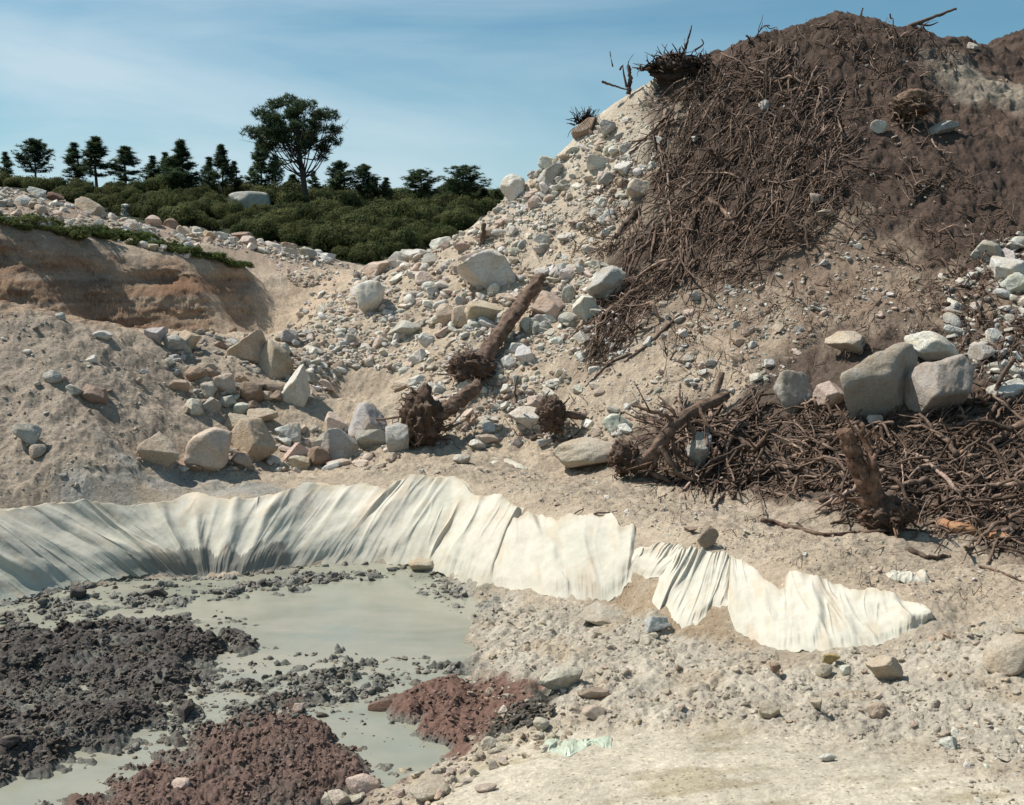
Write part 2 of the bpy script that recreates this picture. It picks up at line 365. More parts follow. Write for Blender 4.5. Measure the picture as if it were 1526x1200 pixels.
# slurry grey on everything low around the pond
wet = smooth(.10, .03, Z+.05*fbm(X*3, Y*3, 3, 96))*smooth(math.log(16), math.log(14.5), Wd)*np.maximum(z_pond, z_edge)
MUD = col(.20, .20, .17)
lay(z_pond, MUD)
lay(z_edge, col(.26, .255, .225), .85)
lay(z_gritm, col(.185, .175, .155), .8)
gd = smooth(.1, .5, z_dark); lay(gd, col(.096, .082, .073)); lay(gd*smooth(.0, .4, fbm(X*1.4, Y*1.4, 4, 97)), col(.13, .115, .11), .7)
lay(gd*smooth(.10, .35, fbm(X*2.6, Y*2.6, 4, 197)), col(.19, .18, .155), .75)
g1 = smooth(.1, .5, z_red1); lay(g1, col(.185, .122, .10)); lay(g1*smooth(.0, .5, fbm(X*1.6, Y*1.6, 4, 98)), col(.15, .115, .098), .8)
g2 = smooth(.2, .7, z_red2); lay(g2, col(.205, .122, .095)); lay(smooth(.2, .7, z_blk), col(.09, .085, .07))
near_wet = smooth(.07, .0, Z)*z_pond; lay(near_wet, MUD, .8)
K = K*(1+.10*noise2(X*6, Y*6, 99))[..., None]

# crumbling overhangs in the cut bank: push the face in and out along y
XV, YV, ZV = X.copy(), Y.copy(), Z.copy()
sb = z_bank > .01
q = np.stack([X[sb]*1.1, Y[sb]*.2, Z[sb]*2.6], 1)
q2 = Z[sb]*4.2+1.6*fbm(X[sb]*.6, Z[sb]*.8, 3, 31)
ztop = np.interp(U[sb], [-.47, -.2], [4.5, 3.85]); zbot = np.interp(U[sb], [-.47, -.37, -.2], [2.95, 2.65, 3.05]); zr = (Z[sb]-zbot)/(ztop-zbot)+.10*fbm(X[sb]*1.3, Y[sb]*.3, 3, 32)
YV[sb] += z_bank[sb]*(.36*np.exp(-((zr-.68)/.17)**2)*(.5+.9*smooth(-.3, .4, noise2(X[sb]*.8, X[sb]*0+3, 5)))+.06*(np.abs((q2 % 1)-.5)*2)**2*smooth(-.1, .4, noise2(X[sb]*1.1, Z[sb]*2, 6))+.17*fbm3(q, 5, 3)+.12*np.abs(noise3(q*3.1, 8))+.07*fbm3(q*5.5, 3, 9))
sd_ = z_soil > .01
q = np.stack([X[sd_], Y[sd_], Z[sd_]], 1)
YV[sd_] += z_soil[sd_]*.12*fbm3(q*1.7, 3, 12)

# ------------------------------------------------------------------ mesh helpers
def mesh_np(name, V, F, colr=None, flat=False):
    me = bpy.data.meshes.new(name)
    V = np.asarray(V, np.float32); F = np.asarray(F, np.int32)
    k = F.shape[1]
    me.vertices.add(len(V)); me.vertices.foreach_set('co', V.ravel())
    me.loops.add(F.size); me.loops.foreach_set('vertex_index', F.ravel())
    me.polygons.add(len(F)); me.polygons.foreach_set('loop_start', np.arange(0, F.size, k, dtype=np.int32))
    me.polygons.foreach_set('use_smooth', np.full(len(F), not flat))
    if colr is not None:
        a = me.color_attributes.new('tone', 'FLOAT_COLOR', 'POINT')
        cc = np.ones((len(V), 4), np.float32); cc[:, :3] = colr; a.data.foreach_set('color', cc.ravel())
    me.update(calc_edges=True)
    return me
def link(name, me, mat, parent=None, loc=None):
    o = bpy.data.objects.new(name, me); C.objects.link(o)
    if mat and not me.materials: me.materials.append(mat)
    if loc is not None: o.location = loc
    if parent is not None: o.parent = parent
    return o
def tag(o, label=None, cat=None, group=None, kind=None):
    if label: o['label'] = label
    if cat: o['category'] = cat
    if group: o['group'] = group
    if kind: o['kind'] = kind
    return o
def empty(name, loc):
    o = bpy.data.objects.new(name, None); C.objects.link(o); o.location = loc; o.empty_display_size = .2
    return o

# ------------------------------------------------------------------ materials
def newmat(name):
    m = bpy.data.materials.new(name); m.use_nodes = True; t = m.node_tree
    b = t.nodes['Principled BSDF']; return m, t, b
def N(t, k, **a):
    n_ = t.nodes.new(k)
    for x, y in a.items(): setattr(n_, x, y)
    return n_
def ramp(t, src, p0, p1, c0=(0,0,0,1), c1=(1,1,1,1)):
    r = N(t, 'ShaderNodeValToRGB'); r.color_ramp.elements[0].position = p0; r.color_ramp.elements[1].position = p1
    r.color_ramp.elements[0].color = c0; r.color_ramp.elements[1].color = c1
    t.links.new(src, r.inputs[0]); return r.outputs[0]
def mixc(t, fac, a, b, mode='MIX'):
    m = N(t, 'ShaderNodeMix', data_type='RGBA', blend_type=mode)
    for s_, v in ((0, fac), (6, a), (7, b)):
        if isinstance(v, (int, float)): m.inputs[s_].default_value = v
        elif isinstance(v, tuple): m.inputs[s_].default_value = v
        else: t.links.new(v, m.inputs[s_])
    return m.outputs[2]
def noise(t, vec, sc, det=5, rough=.55, dist=0):
    n_ = N(t, 'ShaderNodeTexNoise'); n_.inputs['Scale'].default_value = sc; n_.inputs['Detail'].default_value = det
    n_.inputs['Roughness'].default_value = rough; n_.inputs['Distortion'].default_value = dist
    t.links.new(vec, n_.inputs['Vector']); return n_.outputs['Fac']
def bump(t, b, h, dist, strength=1., prev=None):
    n_ = N(t, 'ShaderNodeBump'); n_.inputs['Distance'].default_value = dist; n_.inputs['Strength'].default_value = strength
    t.links.new(h, n_.inputs['Height'])
    if prev is not None: t.links.new(prev, n_.inputs['Normal'])
    t.links.new(n_.outputs[0], b.inputs['Normal']); return n_.outputs[0]
def g4(v): return (v, v, v, 1)

def soil_mat():
    m, t, b = newmat('soil'); tc_ = N(t, 'ShaderNodeTexCoord').outputs['Object']
    at = N(t, 'ShaderNodeAttribute', attribute_name='tone').outputs['Color']
    b.inputs['Roughness'].default_value = .95; b.inputs['Specular IOR Level'].default_value = .15
    n1 = noise(t, tc_, 1.6, 8, .6); n2 = noise(t, tc_, 14, 8, .7); n3 = noise(t, tc_, 55, 4, .7)
    c = mixc(t, 1., at, ramp(t, n1, .3, .7, g4(.80), g4(1.14)), 'MULTIPLY')
    c = mixc(t, 1., c, ramp(t, n2, .3, .72, g4(.74), g4(1.22)), 'MULTIPLY')
    c = mixc(t, 1., c, ramp(t, n3, .25, .75, g4(.78), g4(1.18)), 'MULTIPLY')
    # grit: single pale and dark grains
    for sc, thr, cc, k in ((38, .78, (1.2, 1.19, 1.17, 1), 1), (23, .90, (1.3, 1.29, 1.27, 1), 2), (30, .86, (.55, .52, .5, 1), 3)):
        v = N(t, 'ShaderNodeTexVoronoi', feature='F1'); v.inputs['Scale'].default_value = sc
        ma = N(t, 'ShaderNodeVectorMath', operation='ADD'); ma.inputs[1].default_value = (k*3.3, k*1.7, k*.9); t.links.new(tc_, ma.inputs[0]); t.links.new(ma.outputs[0], v.inputs['Vector'])
        s_ = N(t, 'ShaderNodeSeparateColor'); t.links.new(v.outputs['Color'], s_.inputs[0])
        a_ = ramp(t, s_.outputs[0], thr-.01, thr+.01); d_ = ramp(t, v.outputs['Distance'], .30, .42, g4(1), g4(0))
        f = N(t, 'ShaderNodeMath', operation='MULTIPLY'); t.links.new(a_, f.inputs[0]); t.links.new(d_, f.inputs[1])
        cm = mixc(t, 1., c, cc, 'MULTIPLY'); c = mixc(t, f.outputs[0], c, cm)
    t.links.new(c, b.inputs['Base Color'])
    p = bump(t, b, n2, .035, 1.); p = bump(t, b, n3, .014, .9, p)
    v = N(t, 'ShaderNodeTexVoronoi', feature='SMOOTH_F1'); v.inputs['Scale'].default_value = 19; v.inputs['Smoothness'].default_value = .4; t.links.new(tc_, v.inputs['Vector'])
    bump(t, b, ramp(t, v.outputs['Distance'], .1, .7, g4(1), g4(0)), .007, .6, p)
    return m
def rock_mat(name, use_obj):
    m, t, b = newmat(name); tc_ = N(t, 'ShaderNodeTexCoord').outputs['Object']; geo = N(t, 'ShaderNodeNewGeometry')
    if use_obj:
        base = N(t, 'ShaderNodeObjectInfo').outputs['Color']
    else:
        base = N(t, 'ShaderNodeAttribute', attribute_name='tone').outputs['Color']
    pos = geo.outputs['Position']
    b.inputs['Roughness'].default_value = .88; b.inputs['Specular IOR Level'].default_value = .25
    n1 = noise(t, pos, 3.2, 6, .6); n2 = noise(t, pos, 24, 6, .72); n3 = noise(t, pos, 90, 3, .7)
    c = mixc(t, ramp(t, n1, .44, .70), base, mixc(t, 1., base, (.84, .74, .62, 1), 'MULTIPLY'))
    c = mixc(t, 1., c, ramp(t, n2, .3, .7, g4(.76), g4(1.18)), 'MULTIPLY')
    c = mixc(t, 1., c, ramp(t, n3, .35, .65, g4(.86), g4(1.12)), 'MULTIPLY')
    # sand lying on the upward faces
    sx = N(t, 'ShaderNodeSeparateXYZ'); t.links.new(geo.outputs['Normal'], sx.inputs[0])
    ad = N(t, 'ShaderNodeMath', operation='MULTIPLY_ADD'); t.links.new(n1, ad.inputs[0]); ad.inputs[1].default_value = .8; t.links.new(sx.outputs['Z'], ad.inputs[2])
    f = ramp(t, ad.outputs[0], 1.0, 1.0+.35, g4(0), g4(.5)) 
    mr_ = N(t, 'ShaderNodeMapRange'); mr_.inputs['From Min'].default_value = 1.0; mr_.inputs['From Max'].default_value = 1.45; mr_.inputs['To Max'].default_value = .25; t.links.new(ad.outputs[0], mr_.inputs['Value'])
    c = mixc(t, mr_.outputs[0], c, (.45, .36, .27, 1))
    t.links.new(c, b.inputs['Base Color'])
    p = bump(t, b, noise(t, pos, 7, 7, .62), .035, .8); p = bump(t, b, n2, .03, 1., p); bump(t, b, n3, .008, .8, p)
    return m
def wood_mat(name, dark=(.055, .036, .027, 1), light=(.195, .135, .102, 1), attr=True):
    m, t, b = newmat(name); tc_ = N(t, 'ShaderNodeTexCoord').outputs['Object']
    b.inputs['Roughness'].default_value = .85; b.inputs['Specular IOR Level'].default_value = .25
    n1 = noise(t, tc_, 9, 6, .65); n2 = noise(t, tc_, 45, 4, .7)
    c = mixc(t, ramp(t, n1, .35, .68), dark, light)
    if attr:
        at = N(t, 'ShaderNodeAttribute', attribute_name='tone').outputs['Color']; c = mixc(t, 1., c, at, 'MULTIPLY')
    c = mixc(t, 1., c, ramp(t, n2, .3, .7, g4(.65), g4(1.25)), 'MULTIPLY')
    t.links.new(c, b.inputs['Base Color'])
    p = bump(t, b, n1, .03, .8); bump(t, b, n2, .012, 1., p)
    return m
def leaf_mat(name, a, c_, trans=.0):
    m, t, b = newmat(name); geo = N(t, 'ShaderNodeNewGeometry').outputs['Position']
    n1 = noise(t, geo, .55, 3, .6); oi = N(t, 'ShaderNodeObjectInfo').outputs['Random']
    at = N(t, 'ShaderNodeAttribute', attribute_name='tone').outputs['Color']
    c = mixc(t, ramp(t, n1, .35, .65), a, c_)
    c = mixc(t, 1., c, at, 'MULTIPLY')
    rr = N(t, 'ShaderNodeMapRange'); rr.inputs['To Min'].default_value = .72; rr.inputs['To Max'].default_value = 1.3; t.links.new(oi, rr.inputs['Value'])
    c = mixc(t, 1., c, rr.outputs[0], 'MULTIPLY')
    t.links.new(c, b.inputs['Base Color']); b.inputs['Roughness'].default_value = .8; b.inputs['Specular IOR Level'].default_value = .08
    tl = N(t, 'ShaderNodeBsdfTranslucent'); t.links.new(c, tl.inputs['Color']); ms = N(t, 'ShaderNodeMixShader'); ms.inputs[0].default_value = .38
    t.links.new(b.outputs[0], ms.inputs[1]); t.links.new(tl.outputs[0], ms.inputs[2]); t.links.new(ms.outputs[0], t.nodes['Material Output'].inputs['Surface'])
    return m
def cloth_mat():
    m, t, b = newmat('geotextile'); tc_ = N(t, 'ShaderNodeTexCoord').outputs['Object']
    at = N(t, 'ShaderNodeAttribute', attribute_name='tone').outputs['Color']
    n1 = noise(t, tc_, 1.3, 6, .6); n2 = noise(t, tc_, 120, 3, .7); n3 = noise(t, tc_, 9, 6, .6)
    c = mixc(t, 1., at, ramp(t, n1, .3, .75, (.84, .86, .82, 1), (1.04, 1.0, .97, 1)), 'MULTIPLY')
    c = mixc(t, 1., c, ramp(t, n3, .3, .6, (.90, .885, .86, 1), g4(1.02)), 'MULTIPLY')
    t.links.new(c, b.inputs['Base Color']); b.inputs['Roughness'].default_value = .9; b.inputs['Specular IOR Level'].default_value = .15
    p = bump(t, b, n3, .02, .5); bump(t, b, n2, .003, .6, p)
    return m
def water_mat():
    m, t, b = newmat('slurry'); tc_ = N(t, 'ShaderNodeTexCoord').outputs['Object']
    mp_ = N(t, 'ShaderNodeMapping'); mp_.inputs['Scale'].default_value = (.5, 1.2, 1); t.links.new(tc_, mp_.inputs[0])
    n1 = noise(t, mp_.outputs[0], 1.1, 6, .6, .8); n2 = noise(t, tc_, 3, 7, .65)
    c = mixc(t, ramp(t, n1, .38, .66), (.235, .24, .19, 1), (.30, .28, .22, 1))
    c = mixc(t, 1., c, ramp(t, n2, .3, .7, g4(.93), g4(1.06)), 'MULTIPLY')
    t.links.new(c, b.inputs['Base Color']); b.inputs['IOR'].default_value = 1.33
    t.links.new(ramp(t, n1, .35, .65, g4(.07), g4(.30)), b.inputs['Roughness']); b.inputs['Specular IOR Level'].default_value = .5
    bump(t, b, n2, .006, .35)
    return m
def plain(name, c, r=.8, sp=.3, nsc=20, amp=.25):
    m, t, b = newmat(name); geo = N(t, 'ShaderNodeNewGeometry').outputs['Position']; n_ = noise(t, geo, nsc, 5, .65)
    k = tuple(c)+(1,); t.links.new(mixc(t, 1., k, ramp(t, n_, .3, .7, g4(1-amp), g4(1+amp)), 'MULTIPLY'), b.inputs['Base Color'])
    b.inputs['Roughness'].default_value = r; b.inputs['Specular IOR Level'].default_value = sp; bump(t, b, n_, .01, .6)
    return m
M_SOIL = soil_mat(); M_ROCK = rock_mat('granite', True); M_ROCKS = rock_mat('granite_rubble', False)
M_WOOD = wood_mat('dead_wood'); M_CLOTH = cloth_mat(); M_WATER = water_mat()
M_BARK = wood_mat('pine_bark', (.045, .035, .03, 1), (.11, .085, .07, 1), False)
M_PINE = leaf_mat('pine_needles', (.055, .088, .048, 1), (.095, .125, .062, 1))
M_BUSH = leaf_mat('scrub_leaves', (.058, .076, .030, 1), (.118, .118, .046, 1))
M_WEED = leaf_mat('weed_leaves', (.060, .088, .028, 1), (.105, .125, .045, 1))

# ------------------------------------------------------------------ the ground mesh
nr, nc = U.shape
idx = np.arange(nr*nc, dtype=np.int32).reshape(nr, nc)
Fq = np.stack([idx[:-1, :-1], idx[:-1, 1:], idx[1:, 1:], idx[1:, :-1]], -1).reshape(-1, 4)
V = np.stack([XV, YV, ZV], -1).reshape(-1, 3)
gme = mesh_np('ground', V, Fq, np.clip(K, .01, .9).reshape(-1, 3))
tag(link('ground', gme, M_SOIL), 'sandy excavated ground rising from the slurry pond into spoil slopes and cut bank', kind='structure')
# wide land further out
a = np.linspace(0, 2*np.pi, 97)[:-1]; V = [(0, 0, -1.5)]+[(4000*math.cos(t), 4000*math.sin(t), -1.5) for t in a]
F = [(0, i+1, (i+1) % 96+1) for i in range(96)]
tag(link('terrain', mesh_np('terrain', V, F), plain('far_land', (.06, .06, .04), nsc=.02)), 'low dark land around the quarry', kind='structure')
# slurry surface
q = [(-9, 5), (1.2, 5), (1.2, 14.6), (-9, 14.6)]
V = [(x, y, 0.0) for x, y in q]
tag(link('water', mesh_np('water', V, [(0, 1, 2, 3)]), M_WATER), 'opaque grey green slurry filling the settling pond', kind='structure')

# ------------------------------------------------------------------ unit shapes
def ico(sub):
    t = (1+5**.5)/2
    v = [(-1,t,0),(1,t,0),(-1,-t,0),(1,-t,0),(0,-1,t),(0,1,t),(0,-1,-t),(0,1,-t),(t,0,-1),(t,0,1),(-t,0,-1),(-t,0,1)]
    f = [(0,11,5),(0,5,1),(0,1,7),(0,7,10),(0,10,11),(1,5,9),(5,11,4),(11,10,2),(10,7,6),(7,1,8),(3,9,4),(3,4,2),(3,2,6),(3,6,8),(3,8,9),(4,9,5),(2,4,11),(6,2,10),(8,6,7),(9,8,1)]
    v = [np.array(p)/np.linalg.norm(p) for p in v]
    for _ in range(sub):
        c = {}; nf = []
        def mid(a, b):
            k = (min(a, b), max(a, b))
            if k not in c:
                m = v[a]+v[b]; v.append(m/np.linalg.norm(m)); c[k] = len(v)-1
            return c[k]
        for a, b, d in f:
            x, y, z = mid(a, b), mid(b, d), mid(d, a); nf += [(a, x, z), (b, y, x), (d, z, y), (x, y, z)]
        f = nf
    return np.array(v), np.array(f, np.int32)
ICO = {k: ico(k) for k in (1, 2, 3, 4)}
def rock_shape(seed, sub=4, planes=11, sharp=26., rough=.05, roundish=0.):
    """a stone cut by random planes, with worn edges; fills the unit box -1..1"""
    r_ = np.random.default_rng(seed); V, F = ICO[sub]
    nrm = r_.normal(size=(planes, 3)); nrm /= np.linalg.norm(nrm, axis=1)[:, None]
    d = r_.uniform(.40, .80, planes)
    q = V@nrm.T; inv = np.maximum(q, 0)/d[None]
    s = (inv**sharp).sum(1)+(1/1.05)**sharp
    rad = s**(-1/sharp)
    rad = rad*(1-roundish)+roundish
    P_ = V*rad[:, None]
    if sub >= 3:
        nn = fbm3(P_*1.7+seed*1.3, 4, seed % 7); st_ = P_@nrm[0]*3.1+nn; P_ = P_*(1+rough*(1.9*nn+1.3*np.abs(noise3(P_*3.3+seed, 3))-.5*np.abs((st_ % 1)-.5)))[:, None]
    lo, hi = P_.min(0), P_.max(0)
    return (P_-(lo+hi)/2)/((hi-lo)/2), F
def rot(ax, a):
    c, s = math.cos(a), math.sin(a)
    return np.array({'x': [[1,0,0],[0,c,-s],[0,s,c]], 'y': [[c,0,s],[0,1,0],[-s,0,c]], 'z': [[c,-s,0],[s,c,0],[0,0,1]]}[ax])
def rrot(r_):
    q = r_.normal(size=4); q /= np.linalg.norm(q); w, x, y, z = q
    return np.array([[1-2*(y*y+z*z),2*(x*y-z*w),2*(x*z+y*w)],[2*(x*y+z*w),1-2*(x*x+z*z),2*(y*z-x*w)],[2*(x*z-y*w),2*(y*z+x*w),1-2*(x*x+y*y)]])
def joined(name, shapes, pos, size, colr, mat, flat=False, squash=(.5, 1.), seed=0, yaw_only=False):
    r_ = np.random.default_rng(seed); VV, FF, CC = [], [], []; off = 0
    for i in range(len(pos)):
        v, f = shapes[i % len(shapes)]
        s = np.array([1.1, r_.uniform(.5, 1.), r_.uniform(*squash)])*size[i]
        R = rot('z', r_.uniform(0, 6.28)) if yaw_only else rot('x', r_.normal()*.35)@rot('y', r_.normal()*.35)@rot('z', r_.uniform(0, 6.28))
        p = (v*s)@R.T+pos[i]; VV.append(p); FF.append(f+off); off += len(v); CC.append(np.repeat(colr[i][None], len(v), 0))
    me = mesh_np(name, np.concatenate(VV), np.concatenate(FF), np.concatenate(CC), flat)
    return link(name, me, mat)
TONE = {'w': (.66, .63, .57), 'p': (.60, .49, .41), 't': (.52, .42, .33), 'g': (.47, .45, .41), 'b': (.32, .235, .18), 'k': (.40, .36, .31), 'd': (.085, .075, .07), 'r': (.20, .12, .09), 's': (.52, .46, .37), 'o': (.50, .36, .16), 'u': (.46, .465, .44)}
WORD = {'w': 'whitish', 'p': 'pinkish', 't': 'tan', 'g': 'grey', 'b': 'brown', 'k': 'brown', 'd': 'dark', 'r': 'reddish', 's': 'sand coloured', 'o': 'ochre', 'u': 'bluish'}

